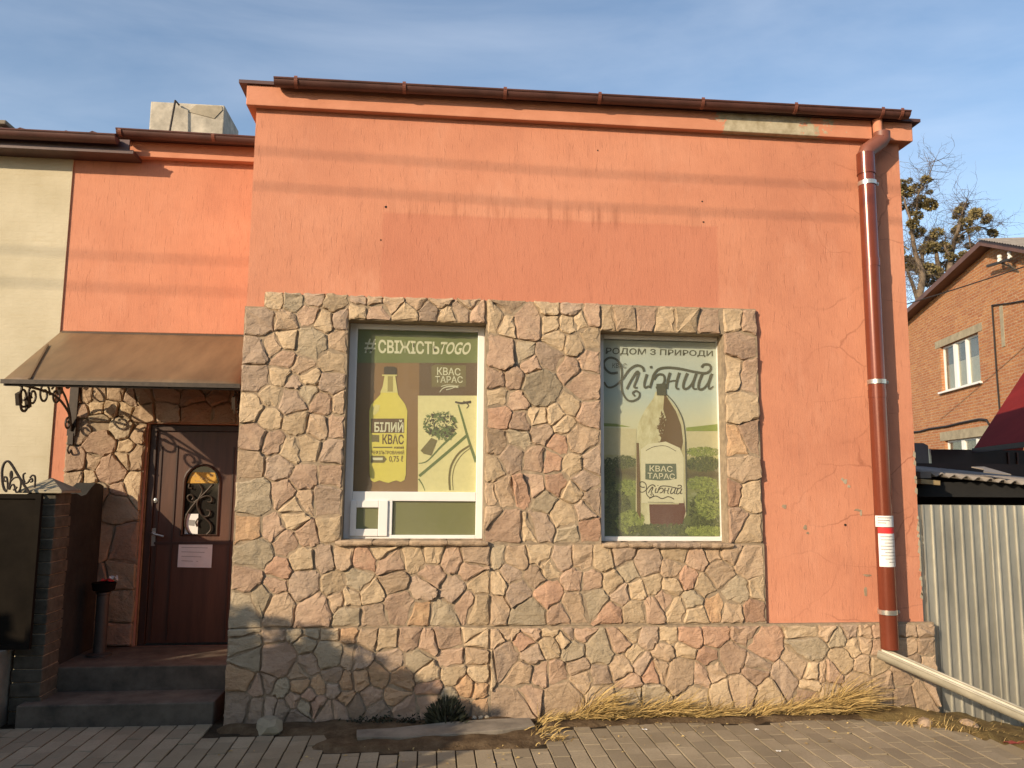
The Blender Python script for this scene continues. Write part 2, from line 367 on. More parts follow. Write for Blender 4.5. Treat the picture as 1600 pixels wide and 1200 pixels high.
M = dict(
    coral=coral_material(), fascia=fascia_material(), brick=brick_material(), cream=whitebrick_material(), paver=paver_material(), glass=glass_material(),
    mortar=simple('stone_bed_mortar', (0.31, 0.235, 0.155), 0.95, var=0.25, scale=20, bump=0.6, bscale=60),
    tan=stone_material('stone_tan', (0.30, 0.195, 0.12), (0.385, 0.262, 0.165), (0.46, 0.335, 0.215)),
    pink=stone_material('stone_pinkish_brown', (0.29, 0.165, 0.11), (0.37, 0.225, 0.155), (0.44, 0.295, 0.20)),
    mauve=stone_material('stone_mauve_grey', (0.255, 0.175, 0.13), (0.315, 0.22, 0.165), (0.375, 0.27, 0.20)),
    green=stone_material('stone_grey_green', (0.23, 0.19, 0.125), (0.30, 0.255, 0.17), (0.36, 0.30, 0.21)),
    yellow=stone_material('stone_pale_ochre', (0.37, 0.26, 0.15), (0.47, 0.345, 0.205), (0.55, 0.42, 0.26)),
    red=stone_material('stone_rust_red', (0.30, 0.135, 0.085), (0.39, 0.19, 0.12), (0.44, 0.245, 0.16)),
    orange=stone_material('stone_orange', (0.36, 0.18, 0.085), (0.46, 0.25, 0.115), (0.52, 0.32, 0.15)),
    pillar=simple('pillar_stone', (0.10, 0.082, 0.056), 0.95, var=0.3, scale=14, bump=0.6, bscale=50),  # stone colour darkened to carry the shade on the pillar's right face
    darkwall=simple('shade_darkened_rough_wall', (0.026, 0.024, 0.02), 0.95, var=0.3, scale=8, bump=0.6, bscale=40),  # near-black base colour stands in for the shade beside the entrance
    dark=stone_material('stone_dark_brown', (0.18, 0.115, 0.08), (0.24, 0.16, 0.11), (0.30, 0.205, 0.145)),
    gutter=simple('brown_painted_metal', (0.10, 0.04, 0.03), 0.6, 0.0, 0.22, 6, 0.05, 30, spec=0.5),
    pipe=simple('glossy_brown_pipe', (0.18, 0.043, 0.022), 0.22, 0.2, 0.12, 3, 0.04, 20, spec=0.6),
    pipetop=simple('dull_brown_pipe', (0.20, 0.068, 0.042), 0.5, 0.0, 0.15, 5, 0.05, 30),
    flash=simple('dark_roof_flashing', (0.09, 0.045, 0.04), 0.5, 0.0, 0.2, 8, 0.1),
    galv=simple('galvanised_clamp', (0.62, 0.60, 0.54), 0.3, 0.8, 0.12, 12, 0.1),
    white=simple('white_window_plastic', (0.78, 0.76, 0.72), 0.4, 0.0, 0.03, 4, 0.0),
    canopy=simple('brown_canopy_sheet', (0.178, 0.115, 0.060), 0.5, 0.0, 0.22, 2.2, 0.08, 12, spec=0.45, stretch=(2.2, 0.6, 0.6)),
    iron=simple('wrought_iron', (0.05, 0.036, 0.025), 0.55, 0.3, 0.2, 20, 0.2),
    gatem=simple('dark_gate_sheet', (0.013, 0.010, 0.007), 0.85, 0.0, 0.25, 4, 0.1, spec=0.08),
    door=simple('red_brown_door', (0.092, 0.042, 0.024), 0.45, 0.0, 0.22, 3, 0.12, 30, stretch=(6, 6, 0.6)),
    doord=simple('dark_door_frame', (0.05, 0.025, 0.016), 0.5, 0.0, 0.2, 3, 0.1, 30, stretch=(6, 6, 0.6)),
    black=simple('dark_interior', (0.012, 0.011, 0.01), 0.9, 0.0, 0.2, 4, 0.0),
    steps=simple('dirty_shade_darkened_concrete', (0.125, 0.10, 0.072), 0.95, 0.0, 0.35, 5, 0.6, 40),  # mottled concrete, base colour lowered to deepen the shade at the entrance
    concrete=simple('worn_concrete', (0.22, 0.185, 0.14), 0.92, 0.0, 0.25, 6, 0.5, 50),
    conc2=simple('pale_concrete', (0.40, 0.345, 0.25), 0.92, 0.0, 0.2, 5, 0.4, 40),
    chimney=simple('whitewashed_chimney_render', (0.50, 0.45, 0.36), 0.92, 0.0, 0.3, 5, 0.5, 30),
    lintel=simple('grey_concrete_lintel', (0.33, 0.28, 0.19), 0.9, 0.0, 0.18, 5, 0.3, 40),
    soil=soil_material('bare_soil', (0.07, 0.045, 0.025), (0.12, 0.08, 0.045), (0.19, 0.135, 0.08)),
    joint=soil_material('sandy_joint_soil', (0.03, 0.022, 0.013), (0.05, 0.037, 0.023), (0.08, 0.06, 0.038)),
    moss=soil_material('mossy_verge', (0.10, 0.065, 0.03), (0.16, 0.11, 0.045), (0.22, 0.16, 0.065)),
    straw=leaf_material('dry_straw', (0.24, 0.155, 0.055), (0.60, 0.43, 0.17)),
    weed=leaf_material('dark_weed_leaf', (0.018, 0.02, 0.010), (0.04, 0.042, 0.02)),
    hedge=leaf_material('evergreen_leaf', (0.025, 0.045, 0.018), (0.06, 0.09, 0.035)),
    mist=leaf_material('mistletoe_leaf', (0.12, 0.10, 0.045), (0.30, 0.24, 0.105)),
    bark=simple('grey_bark', (0.17, 0.125, 0.085), 0.9, 0.0, 0.3, 8, 0.5, 30),
    twig=simple('twig_bark', (0.10, 0.075, 0.06), 0.9, 0.0, 0.2, 8, 0.0),
    zinc=simple('galvanised_sheet', (0.60, 0.58, 0.50), 0.36, 0.7, 0.22, 2.5, 0.06, 12, stretch=(1, 1, 0.4)),
    chute=simple('grey_painted_chute', (0.40, 0.365, 0.28), 0.5, 0.1, 0.15, 6, 0.15, 30),
    slate=simple('grey_corrugated_slate', (0.27, 0.235, 0.20), 0.85, 0.0, 0.2, 6, 0.3, 30),
    brown=simple('dark_brown_sheet', (0.035, 0.017, 0.013), 0.6, 0.0, 0.2, 3, 0.1),
    redroof=simple('wine_red_roof_sheet', (0.20, 0.02, 0.018), 0.9, 0.0, 0.12, 1.5, 0.05, 10, spec=0.08),
    roofbrown=simple('brown_roof_edge', (0.13, 0.062, 0.045), 0.6, 0.0, 0.2, 3, 0.1),
    paper=simple('white_paper', (0.74, 0.73, 0.70), 0.7, 0.0, 0.05, 12, 0.1),
    redrag=flat('faded_red_plastic', (0.26, 0.045, 0.03)),
    redpaper=flat('red_paper', (0.66, 0.03, 0.03)),
    ink=flat('grey_print', (0.25, 0.24, 0.23)),
    gold=flat('gold_sticker', (0.52, 0.30, 0.05)),
    ceramic=simple('white_insulator', (0.75, 0.73, 0.68), 0.25, 0.0, 0.05, 5, 0.0),
    cable=simple('black_cable', (0.025, 0.02, 0.018), 0.6, 0.0, 0.1, 5, 0.0),
    wood=simple('weathered_timber', (0.30, 0.22, 0.11), 0.85, 0.0, 0.25, 6, 0.4, 30, stretch=(1, 6, 6)),
    greypost=simple('grey_fibre_cement', (0.17, 0.15, 0.135), 0.9, 0.0, 0.15, 6, 0.2),
    bin=simple('grey_bin_metal', (0.085, 0.075, 0.065), 0.5, 0.3, 0.15, 8, 0.1),
)
# ------------------------------------------------------------------ ground
def zg(x, y):                           # the ground falls away gently to the right of the shop
    t = max(0.0, x-3.45); return -0.26*t/(1+0.35*t)
def sheet(name, x0, x1, y0, y1, nx, ny, fz, m, **kw):
    b = MB(); P = [(x0+(x1-x0)*i/nx, y0+(y1-y0)*j/ny) for j in range(ny+1) for i in range(nx+1)]
    b.add([(x, y, fz(x, y)) for x, y in P], [(j*(nx+1)+i, j*(nx+1)+i+1, (j+1)*(nx+1)+i+1, (j+1)*(nx+1)+i) for j in range(ny) for i in range(nx)])
    return b.build(name, m, **kw)
g = sheet('ground', -80, 80, -60, 120, 320, 90, lambda x, y: zg(x, y)-0.011, M['joint'], smooth=True); tag(g, kind='structure')

pav = empty('pavement', (0, 4.9, 0)); tag(pav, kind='structure')
PW, PL, GAP = 0.112, 0.205, 0.009
def paver_mesh(k):
    rr = random.Random(k); w, l, c = (PW-GAP)/2, (PL-0.004)/2, 0.0016
    j = [rr.uniform(-0.0015, 0.0015) for _ in range(4)]
    b = MB()
    P = [(-w,-l,-0.03),(w,-l,-0.03),(w,l,-0.03),(-w,l,-0.03)]+[(-w,-l,-c+j[0]),(w,-l,-c+j[1]),(w,l,-c+j[2]),(-w,l,-c+j[3])]+[(-w+c,-l+c,j[0]),(w-c,-l+c,j[1]),(w-c,l-c,j[2]),(-w+c,l-c,j[3])]
    F = [(8,9,10,11)]
    for a in (0, 4):
        F += [(a+i, a+(i+1)%4, a+4+(i+1)%4, a+4+i) for i in range(4)]
    b.add(P, F); return b
pm = []
for k in range(6):
    me = bpy.data.meshes.new('paver'); b = paver_mesh(k); me.from_pydata([tuple(v) for v in b.v], [], b.f); me.materials.append(M['paver']); pm.append(me)
cand = []; far = MB()
rp_ = random.Random(3)
def paved(x, y):
    if x < -2.95 or x > 4.3: return -9
    if x < -1.35: top = 5.62
    elif x < -0.62: top = 5.34
    elif x < 0.74: top = 4.985
    elif x < 3.2: top = 5.40 + 0.03*math.sin(x*5)
    else: top = 5.33-(x-3.2)*0.62
    return top
ncol = int(8.2/PW)
for i in range(ncol):
    x = -3.0+i*PW
    off = (PL/2 if i % 2 else 0)+rp_.uniform(-0.006, 0.006)
    y = 5.75-off
    while y > 2.4:
        tp_ = paved(x, y); hi_ = min(y+PL/2, tp_); ln = hi_-(y-PL/2)
        if ln > 0.05:
            c = Vector((x, y, 0)); q = c-Vector((0, 0, H0)); dz = q.dot(fw)
            px, py = 800+FPX*q.dot(rt2)/dz, 600-FPX*q.dot(up2)/dz
            vis = -20 < px < 1620 and py < 1212
            cand.append((vis, hi_-ln/2, x, ln/PL))
        y -= PL
vis = sorted([c for c in cand if c[0]], key=lambda c: c[1])[:296]
vset = set(vis)
for c in cand:
    _, y, x, sc_y = c
    z = zg(x, y)+rp_.uniform(-0.003, 0.002)-(.004 if rp_.random() < .06 else 0)
    rz = rp_.uniform(-0.012, 0.012)
    if c in vset:
        o = bpy.data.objects.new('paver', rp_.choice(pm)); COL.objects.link(o); o.parent = pav
        o.location = Vector((x, y, z))-wloc(pav); o.scale = (1, sc_y, 1); o.rotation_euler = (rp_.uniform(-.008, .008), rp_.uniform(-.008, .008)-0.2*(x > 3.5), rz)
    else:
        b = paver_mesh(int(y*100) % 6); far.add([Vector((v.x, v.y*sc_y, v.z))+Vector((x, y, z)) for v in b.v], b.f)
fo = far.build('paver', M['paver'], pav); tag(fo, kind='stuff')

# ------------------------------------------------------------------ the shop building
RY = 6.70
WY = 5.68          # plaster face of the shop front
SY = 5.645         # face of the stone cladding
RY = 6.70          # recessed entrance wall
shop = empty('shop_building', (1.17, WY, 0), 'flat roofed shop with coral plaster front, rubble stone base and brown gutter', 'building')
W1 = (-0.594, 0.392, 1.165, 2.735)     # window openings x0 x1 z0 z1
W2 = (1.232, 2.165, 1.155, 2.705)
def holed(b, us, zs, holes, f, depth, jamb=True):
    """a wall face split by cuts, leaving holes out; f(u, d, z) -> point"""
    us = sorted(set(us+[h[0] for h in holes]+[h[1] for h in holes])); zs = sorted(set(zs+[h[2] for h in holes]+[h[3] for h in holes]))
    for i in range(len(us)-1):
        for j in range(len(zs)-1):
            cu, cz = (us[i]+us[i+1])/2, (zs[j]+zs[j+1])/2
            if any(h[0] < cu < h[1] and h[2] < cz < h[3] for h in holes): continue
            b.add([f(us[i],0,zs[j]), f(us[i+1],0,zs[j]), f(us[i+1],0,zs[j+1]), f(us[i],0,zs[j+1])], [(0,1,2,3)])
    if jamb:
        for (a, c, z0, z1) in holes:
            b.add([f(a,0,z0), f(a,0,z1), f(a,depth,z1), f(a,depth,z0)], [(0,1,2,3)])
            b.add([f(c,0,z0), f(c,depth,z0), f(c,depth,z1), f(c,0,z1)], [(0,1,2,3)])
            b.add([f(a,0,z1), f(c,0,z1), f(c,depth,z1), f(a,depth,z1)], [(0,1,2,3)])
            b.add([f(a,0,z0), f(a,depth,z0), f(c,depth,z0), f(c,0,z0)], [(0,1,2,3)])
b = MB(); XL, XR, ZT = -1.31, 3.655, 4.30
holed(b, [XL, XR], [-0.3, ZT], [W1, W2], lambda u, d, z: Vector((u, WY+d, z)), 0.25, False)
b.add([(XL,WY,-.3),(XL,WY,ZT),(XL,12,ZT),(XL,12,-.3)], [(0,1,2,3)])
b.add([(XR,WY,-.3),(XR,12,-.3),(XR,12,ZT),(XR,WY,ZT)], [(0,1,2,3)])
b.add([(XL,12,-.3),(XL,12,ZT),(XR,12,ZT),(XR,12,-.3)], [(0,1,2,3)])
wall = b.build('wall', M['coral'], shop)
# cornice (split where the rain pipe comes through), roof edge
b = MB(); NX0, NX1 = 3.405, 3.475
b.box(-1.372, NX0, 5.62, 5.90, 4.287, 4.44); b.box(NX1, 3.742, 5.62, 5.90, 4.287, 4.44); b.box(NX0, NX1, 5.665, 5.90, 4.289, 4.44)
b.box(-1.372, -1.312, 5.90, 12.0, 4.287, 4.44); b.box(3.657, 3.742, 5.90, 12.0, 4.287, 4.44)
cor = b.build('cornice', M['fascia'], shop, bevel=0.006)
b = MB(); b.box(-1.425, 3.80, 5.600, 12.05, 4.441, 4.466)
roof = b.build('roof', M['flash'], shop)
def half_gutter(p0, p1, r, n=10, wall_=0.004, ends=True):
    b = MB(); p0, p1 = Vector(p0), Vector(p1)
    for (q, s) in ((r, 1), (r-wall_, -1)):
        base = len(b.v)
        for p in (p0, p1):
            for k in range(n+1):
                t = math.pi+math.pi*k/n; b.v.append(p+Vector((0, math.cos(t)*q, math.sin(t)*q)))
        for k in range(n):
            f = (base+k, base+n+1+k, base+n+2+k, base+k+1); b.f.append(f if s > 0 else f[::-1]); b.m.append(0)
    b.tube([p0+Vector((0, -r, 0)), p1+Vector((0, -r, 0))], 0.008, 6)
    if ends:
        for p in (p0, p1):
            P = [p+Vector((0, math.cos(math.pi+math.pi*k/n)*r, math.sin(math.pi+math.pi*k/n)*r)) for k in range(n+1)]
            i = len(b.v); b.v += P; b.f.append(tuple(range(i, i+n+1))); b.m.append(0)
    return b
ga, gb = Vector((-1.162, 5.552, 4.448)), Vector((3.665, 5.552, 4.480))
GR = 0.046
gut = half_gutter(ga, gb, GR).build('gutter', M['gutter'], shop, smooth=False); smooth_by_angle(gut, 50)
for px in (461, 631, 789, 937, 1098, 1243, 1378, 1408):
    x = at(px, 160, 5.52).x; c = ga.lerp(gb, (x-ga.x)/(gb.x-ga.x))
    bb = MB(); w = 0.012
    pr = [c+Vector((0, math.cos(math.pi*1.02+math.pi*0.5*k/6)*(GR+0.005), math.sin(math.pi*1.02+math.pi*0.5*k/6)*(GR+0.005))) for k in range(7)]
    pr = [pr[0]+Vector((0, 0.004, 0.022))]+pr
    for i in range(len(pr)-1): bb.beam(pr[i], pr[i+1], 0.024, 0.004, (0, -1, 0.3))
    bb.build('gutter_bracket', M['pipetop'], gut)
# downpipe
PYc, PR = 5.565, 0.0615
def pp(px, py): return at(px, py, PYc)
ptop, pbot = pp(1353, 243), pp(1389.5, 1014)
mx_ = (ptop.x+pbot.x)/2; ptop.x = mx_-0.004; pbot.x = mx_+0.004
b = MB(); b.tube([ptop, pbot], PR, 24)
dp = b.build('downpipe', M['pipe'], shop); smooth_by_angle(dp, 60)
b = MB(); b.tube([(ptop+Vector((0,0,0.012))), ptop-Vector((0,0,0.15))], PR+0.005, 24); b.tube([ptop-Vector((0,0,0.15)), ptop-Vector((0,0,0.155))], PR+0.007, 24)
for z in (3.30, 2.30):
    b2 = MB(); b2.tube([(mx_, PYc, z), (mx_, PYc, z-0.06)], PR+0.003, 24); smooth_by_angle(b2.build('pipe_socket', M['pipe'], dp), 60)
smooth_by_angle(b.build('pipe_socket', M['pipe'], dp), 60)
e0 = at(1378, 217, 5.585)
b = MB(); b.tube([e0+Vector((0,0,0.05)), e0, e0+Vector((-0.012,0,-0.02)), ptop+Vector((0.012,0,0.035)), ptop+Vector((0,0,0.0)), ptop-Vector((0,0,0.02))], PR, 20)
smooth_by_angle(b.build('pipe_elbow', M['pipetop'], dp), 70)
b = MB(); b.tube([Vector((3.438, 5.60, 4.435)), Vector((3.438, 5.60, 4.30)), e0+Vector((0, 0, 0.02))], 0.036, 16)
smooth_by_angle(b.build('pipe_outlet', M['fascia'], dp), 60)
for py in (288, 597, 956):
    z = at(1370, py, PYc).z; x = mx_
    b = MB(); b.tube([(x, PYc, z-0.016), (x, PYc, z+0.016)], PR+0.006, 24)
    b.box(x-0.012, x+0.012, PYc+PR, WY-0.001, z-0.012, z+0.012)
    b.obox((x+PR+0.014, PYc-0.005, z), (0.012, 0, 0), (0, 0.004, 0), (0, 0, 0.012)); b.tube([(x+PR+0.016, PYc-0.022, z), (x+PR+0.016, PYc+0.012, z)], 0.006, 8)
    smooth_by_angle(b.build('pipe_clamp', M['galv'], dp), 50)
# fixings and chips in the plaster
def chip(px, py, r, m='conc2', n=9, sq=1.0, seed=0):
    rr = random.Random(seed+int(px)); c = at(px, py, WY)
    pts = [(c.x+math.cos(2*math.pi*k/n)*r*rr.uniform(.55, 1.2), c.z+math.sin(2*math.pi*k/n)*r*sq*rr.uniform(.55, 1.2)) for k in range(n)]
    b = MB(); b.prism(pts, WY-0.003, WY+0.004); return b.build('plaster_chip', M[m], shop)
for a in ((1320, 752, .022), (1326, 760, .014), (1316, 749, .012), (1225, 791, .02, 'mortar'), (1258, 824, .018, 'mortar'), (1262, 833, .012, 'mortar'), (1321, 820, .01, 'black'),
          (1340, 797, .03, 'mortar', 9, .35), (1355, 899, .035, 'mortar', 9, .3), (1345, 801, .012, 'conc2', 8, 2.4), (1352, 925, .016, 'mortar', 8, 2.5), (603, 323, .010, 'black'), (595, 375, .006, 'black'), (1099, 347, .008, 'black'), (1097, 315, .007, 'black'), (934, 235, .006, 'black')):
    chip(*a)
# broken right-hand edge of the plaster
rr = random.Random(5)
for k in range(26):
    z = 0.66+k*0.05+rr.uniform(-.015, .015); h = rr.uniform(.02, .045); w = rr.uniform(.006, .02)
    if 0.75 < z < 1.35 or rr.random() < .25:
        b = MB(); b.prism([(XR-w, z), (XR+.004, z-h*.5), (XR+.006, z+h*.6), (XR-w*.4, z+h)], WY-0.002, WY+0.02); b.build('broken_plaster_edge', M['conc2'], shop)

# ------------------------------------------------------------------ stone cladding
def clip_poly(poly, a, bq, c):           # keep a*x + b*z <= c
    o = []; n = len(poly)
    for i in range(n):
        p, q = poly[i], poly[(i+1) % n]; dp_, dq = a*p[0]+bq*p[1]-c, a*q[0]+bq*q[1]-c
        if dp_ <= 0: o.append(p)
        if dp_*dq < 0:
            t = dp_/(dp_-dq); o.append((p[0]+(q[0]-p[0])*t, p[1]+(q[1]-p[1])*t))
    return o
def voronoi(seeds, rect, extra=None):
    x0, x1, z0, z1 = rect; res = []
    for i, s in enumerate(seeds):
        poly = [(x0, z0), (x1, z0), (x1, z1), (x0, z1)]
        for j, q in enumerate(seeds):
            if i == j: continue
            dx, dz = q[0]-s[0], q[1]-s[1]
            if dx*dx+dz*dz > 0.5: continue
            mxx, mz = (q[0]+s[0])/2, (q[1]+s[1])/2
            wgt = 0.5*(s[2]-q[2])*0.02
            poly = clip_poly(poly, dx, dz, dx*mxx+dz*mz+wgt*math.hypot(dx, dz))
            if len(poly) < 3: break
        if extra and len(poly) >= 3:
            for (a, bq, c) in extra(s): poly = clip_poly(poly, a, bq, c) if len(poly) >= 3 else poly
        res.append(poly)
    return res
def stone_mb(poly, y_back, y_face, rr, gap=0.0018):
    # tidy polygon: drop tiny edges, shrink, roughen the outline
    P = []
    for p in poly:
        if not P or math.hypot(p[0]-P[-1][0], p[1]-P[-1][1]) > 0.014: P.append(p)
    if len(P) > 2 and math.hypot(P[0][0]-P[-1][0], P[0][1]-P[-1][1]) <= 0.014: P.pop()
    if len(P) < 3: return None
    A = sum(P[i][0]*P[(i+1)%len(P)][1]-P[(i+1)%len(P)][0]*P[i][1] for i in range(len(P)))/2
    if A < 0: P = P[::-1]; A = -A
    if A < 0.0006: return None
    cx = sum(p[0] for p in P)/len(P); cz = sum(p[1] for p in P)/len(P)
    size = math.sqrt(A)
    out_ = []
    n = len(P)
    for i in range(n):
        p, q, prv = P[i], P[(i+1) % n], P[i-1]
        # cut the corner
        for (t, w) in ((0.0, 1),):
            l1 = math.hypot(q[0]-p[0], q[1]-p[1]); l0 = math.hypot(prv[0]-p[0], prv[1]-p[1]); c = min(0.012*rr.uniform(.3, 1.6), l1*.3, l0*.3)
            out_.append((p[0]+(prv[0]-p[0])*c/l0, p[1]+(prv[1]-p[1])*c/l0)); out_.append((p[0]+(q[0]-p[0])*c/l1, p[1]+(q[1]-p[1])*c/l1))
        if l1 > 0.045:
            k = 3 if l1 > 0.16 else 2 if l1 > 0.09 else 1
            for m in range(1, k+1):
                t = m/(k+1)+rr.uniform(-.08, .08); nx, nz_ = (q[1]-p[1])/l1, -(q[0]-p[0])/l1; j = rr.uniform(-.009, .005)
                out_.append((p[0]+(q[0]-p[0])*t+nx*j, p[1]+(q[1]-p[1])*t+nz_*j))
    def inset(pts, d, jit=0):
        m = len(pts); o = []
        for i in range(m):
            a, b2, c = pts[i-1], pts[i], pts[(i+1) % m]
            d1 = (b2[0]-a[0], b2[1]-a[1]); d2 = (c[0]-b2[0], c[1]-b2[1])
            nx = -(d1[1]+d2[1]); nz_ = d1[0]+d2[0]; l = math.hypot(nx, nz_) or 1
            dd = d*(1+rr.uniform(-jit, jit)); o.append((b2[0]+nx/l*dd, b2[1]+nz_/l*dd))
        return o
    h = y_back-y_face
    tx, tz = rr.gauss(0, .075), rr.gauss(0, .075); lift = rr.uniform(-.004, .011)
    def depth(p, dj): 
        return min(y_back-0.003, y_face-lift+tx*(p[0]-cx)+tz*(p[1]-cz)+rr.uniform(-dj, dj))
    o0 = inset(out_, gap); o1 = inset(out_, gap+0.0028, .5); o2 = inset(out_, gap+min(0.010, size*.08), .8)
    m = len(o0); b = MB()
    V = [(p[0], y_back+0.004, p[1]) for p in o0]
    V += [(p[0], depth(p, .002)+0.006+rr.uniform(0, .003), p[1]) for p in o1]
    V += [(p[0], depth(p, .003), p[1]) for p in o2]
    F = []
    for a in (0, m): F += [(a+i, a+(i+1) % m, a+m+(i+1) % m, a+m+i) for i in range(m)]
    # a broken ridge of two inner points
    ang = rr.uniform(0, math.pi); rr2 = size*rr.uniform(.08, .22)
    i1 = (cx+math.cos(ang)*rr2, cz+math.sin(ang)*rr2); i2 = (cx-math.cos(ang)*rr2, cz-math.sin(ang)*rr2)
    V += [(i1[0], depth(i1, .006)-rr.uniform(-.002, .007), i1[1]), (i2[0], depth(i2, .006)-rr.uniform(-.002, .007), i2[1])]
    k1, k2 = 3*m, 3*m+1; side = []
    for i in range(m):
        p = o2[i]; side.append(k1 if (p[0]-cx)*math.cos(ang)+(p[1]-cz)*math.sin(ang) > 0 else k2)
    for i in range(m):
        j = (i+1) % m
        if side[i] == side[j]: F.append((2*m+i, 2*m+j, side[i]))
        else: F.append((2*m+i, 2*m+j, side[j])); F.append((2*m+i, side[j], side[i]))
    b.add(V, F); return b, (cx, y_back, cz)
KEY = dict(t='tan', p='pink', m='mauve', g='green', y='yellow', r='red', o='orange', d='dark')
DEF = ['tan']*5+['pink']*5+['mauve']*5+['green']*1+['yellow']*1
def parse(txt, ox, oy, sc):
    """seed list: x,y,key,size in a working grid; grid -> face of the cladding"""
    res = []
    for tk in txt.split():
        q = tk.split(','); px, py = ox+float(q[0])/sc, oy+float(q[1])/sc
        c = at(px, py, SY); key = q[2] if len(q) > 2 and q[2] else ''; w = float(q[3]) if len(q) > 3 else 0
        res.append((c.x, c.z, w, key))
    return res
LAID = []
def lay_stones(limit=298):
    """the largest stones as parts of their own, the small filler stones joined"""
    LAID.sort(key=lambda t: -t[0])
    for ar, mb, c, mname, parent in LAID[:limit]: mb.build('stone', M[mname], parent, origin=c)
    for par in {t[4].name: t[4] for t in LAID[limit:]}.values():
        names = sorted({t[3] for t in LAID[limit:] if t[4] is par}); b = MB()
        for ar, mb, c, mname, parent in LAID[limit:]:
            if parent is par: b.mi = names.index(mname); b.add(mb.v, mb.f)
        tag(b.build('filler_stones', [M[n_] for n_ in names], par), kind='stuff')
def clad(seeds, rect, parent, extra=None, yb=5.6545, yf=SY, seed=1, group=None):
    rr = random.Random(seed)
    for s, poly in zip(seeds, voronoi(seeds, rect, extra)):
        if len(poly) < 3: continue
        q = stone_mb(poly, yb, yf, rr)
        if q is None: continue
        mname = KEY.get(s[3]) or rr.choice(DEF)
        ar = abs(sum(poly[i][0]*poly[(i+1) % len(poly)][1]-poly[(i+1) % len(poly)][0]*poly[i][1] for i in range(len(poly))))
        LAID.append((ar, q[0], q[1], mname, parent))
B0 = 5.6535
b = MB()      # the mortar bed the stones sit in, 12 mm proud of the wall
def bed(x0, x1, z0, z1): b.box(x0, x1, B0, WY-0.0005, z0, z1)
bed(-1.183, 2.425, 2.811, 2.905); bed(-1.314, W1[0], 1.165, 2.81); bed(W1[0], W1[1], W1[3], 2.81)
bed(W1[1], W2[0], 1.165, 2.81); bed(W2[0], W2[1], W2[3], 2.81); bed(W2[1], 2.43, 1.165, 2.81)
bed(-1.314, 2.438, 0.60, 1.164)
b.box(-1.314, 3.71, 5.643, WY-0.0005, -0.3, 0.599)
for (a_, c_, z0_, z1_) in (W1, W2):
    for (u0, u1) in ((a_-.004, a_), (c_, c_+.004)): b.box(u0, u1, WY, WY+.22, z0_, z1_)
    b.box(a_, c_, WY, WY+.22, z1_, z1_+.004)
pass
bed_o = b.build('stone_cladding', M['mortar'], shop)
# stones are laid panel by panel: their middles read off the photograph's own cladding
A = parse('230,105,y 350,120,g 480,95 610,130,y 155,240,m,1 300,250,t 450,210,p 545,245,y 655,235,m 130,430,m 225,400 310,360,y 460,380,g,1.5 640,370 290,490,p 410,540,t 600,500,y 130,605,m 280,590,y 360,630 440,600,y 590,640,m 340,740,m,1.5 100,790 220,720 430,690 540,760 650,760 205,850,y 370,880,y 510,910,t 620,900 110,970,p 230,1010 330,1050,y 440,1030,y 600,1060 90,1140,t 260,1150,m', 370, 440, 4)
A += parse('470,190,p 630,185,p 160,310,g,1.5 330,290,p 600,320,m,1.5 400,370,y 470,330 120,505,o 260,500 400,440,y 480,540,p 350,590,p 610,510,y 160,665,g,1 450,700,y 590,690 300,770,r 120,820,p 460,850,m,1 280,850,p 700,670,t 640,860,y 840,690,r 940,630,y 1000,720 1160,690,y 1265,670,y 1380,700,p 1260,790,p 1500,770,p 1520,670,d 80,990,g 200,930,g 300,970,t 540,1000,p,1 800,830,g 880,910,y 1020,840 1200,880,m 1400,880,m 1060,990,p,1 1480,960 1550,850,y 740,940,y 730,1040,g 900,1040,d 1190,1030,o 1310,1040,g 1550,980,y 670,950', 360, 700, 4)
def exA(s):
    x, z = s[0], s[1]; e = []
    if z > 1.05 and x < W1[0]: e.append((1, 0, W1[0]))
    elif x >= W1[0]: e.append((0, 1, 1.162))
    if x < -1.165: e.append((0, 1, 2.81))
    elif z > 2.66: e.append((-1, 0, 1.183))
    return e
clad(A, (-1.316, 0.44, 0.605, 2.92), bed_o, exA, seed=11)
B1 = parse('755,175,y 770,110 870,185,p 850,110 980,120 1060,190,y 1120,120 1205,185,m 1270,115 1320,210,y 1400,180,d 1450,125 1520,190,p', 370, 440, 4)
clad(B1, (W1[0], W1[1]-0.01, W1[3]+0.0, 2.915), bed_o, seed=12)
C = parse('135,235,y 230,150 215,265,y 335,250,p,2 475,170,y 610,175,m 480,255,y 590,260,y 665,240,y 740,215,p 165,450,p,2 310,450,g 360,520,p 520,370,y 470,470,m,1 630,390,y 730,350,y 720,495,p 600,550,p 130,610 260,610 410,660,g,3 690,650,p,1.5 145,720,y 280,740,p 605,770,y 715,820,p 520,840,y 160,840,r 300,880,p 400,850,y 420,940,d 560,890,y 140,1010,t 290,980 660,990,t,1 540,1020,r 240,1090,m 390,1110,p 490,1120,r 620,1140,y 740,1120 100,1160,y', 740, 440, 4)
C += parse('75,130,t 170,110 265,95,r 330,70,p 450,60,r 600,40 540,110,y 390,150,g 640,150,m 180,310,p,2.5 490,220,y,1 600,190,m 360,290,m,1 630,310,r 305,310,y 520,335,g 80,220,t', 740, 740, 3.478)
clad(C, (W1[1]+0.002, W2[0]-0.002, 1.168, 2.912), bed_o, seed=13)
D = [(W2[0]+0.045+i*0.155+random.uniform(-.03, .03), 2.80+random.uniform(-.03, .03), 0, random.choice('yptm')) for i in range(6)]
clad(D, (W2[0], 2.145, W2[3], 2.905), bed_o, seed=14)
E_ = parse('1150,495,y 1170,498,p 1158,540,p 1172,585 1145,580,y 1160,640,y 1150,690,o 1172,680,p 1158,735,t 1145,770,r 1170,775,y 1150,815,p 1172,830,y', 0, 0, 1)
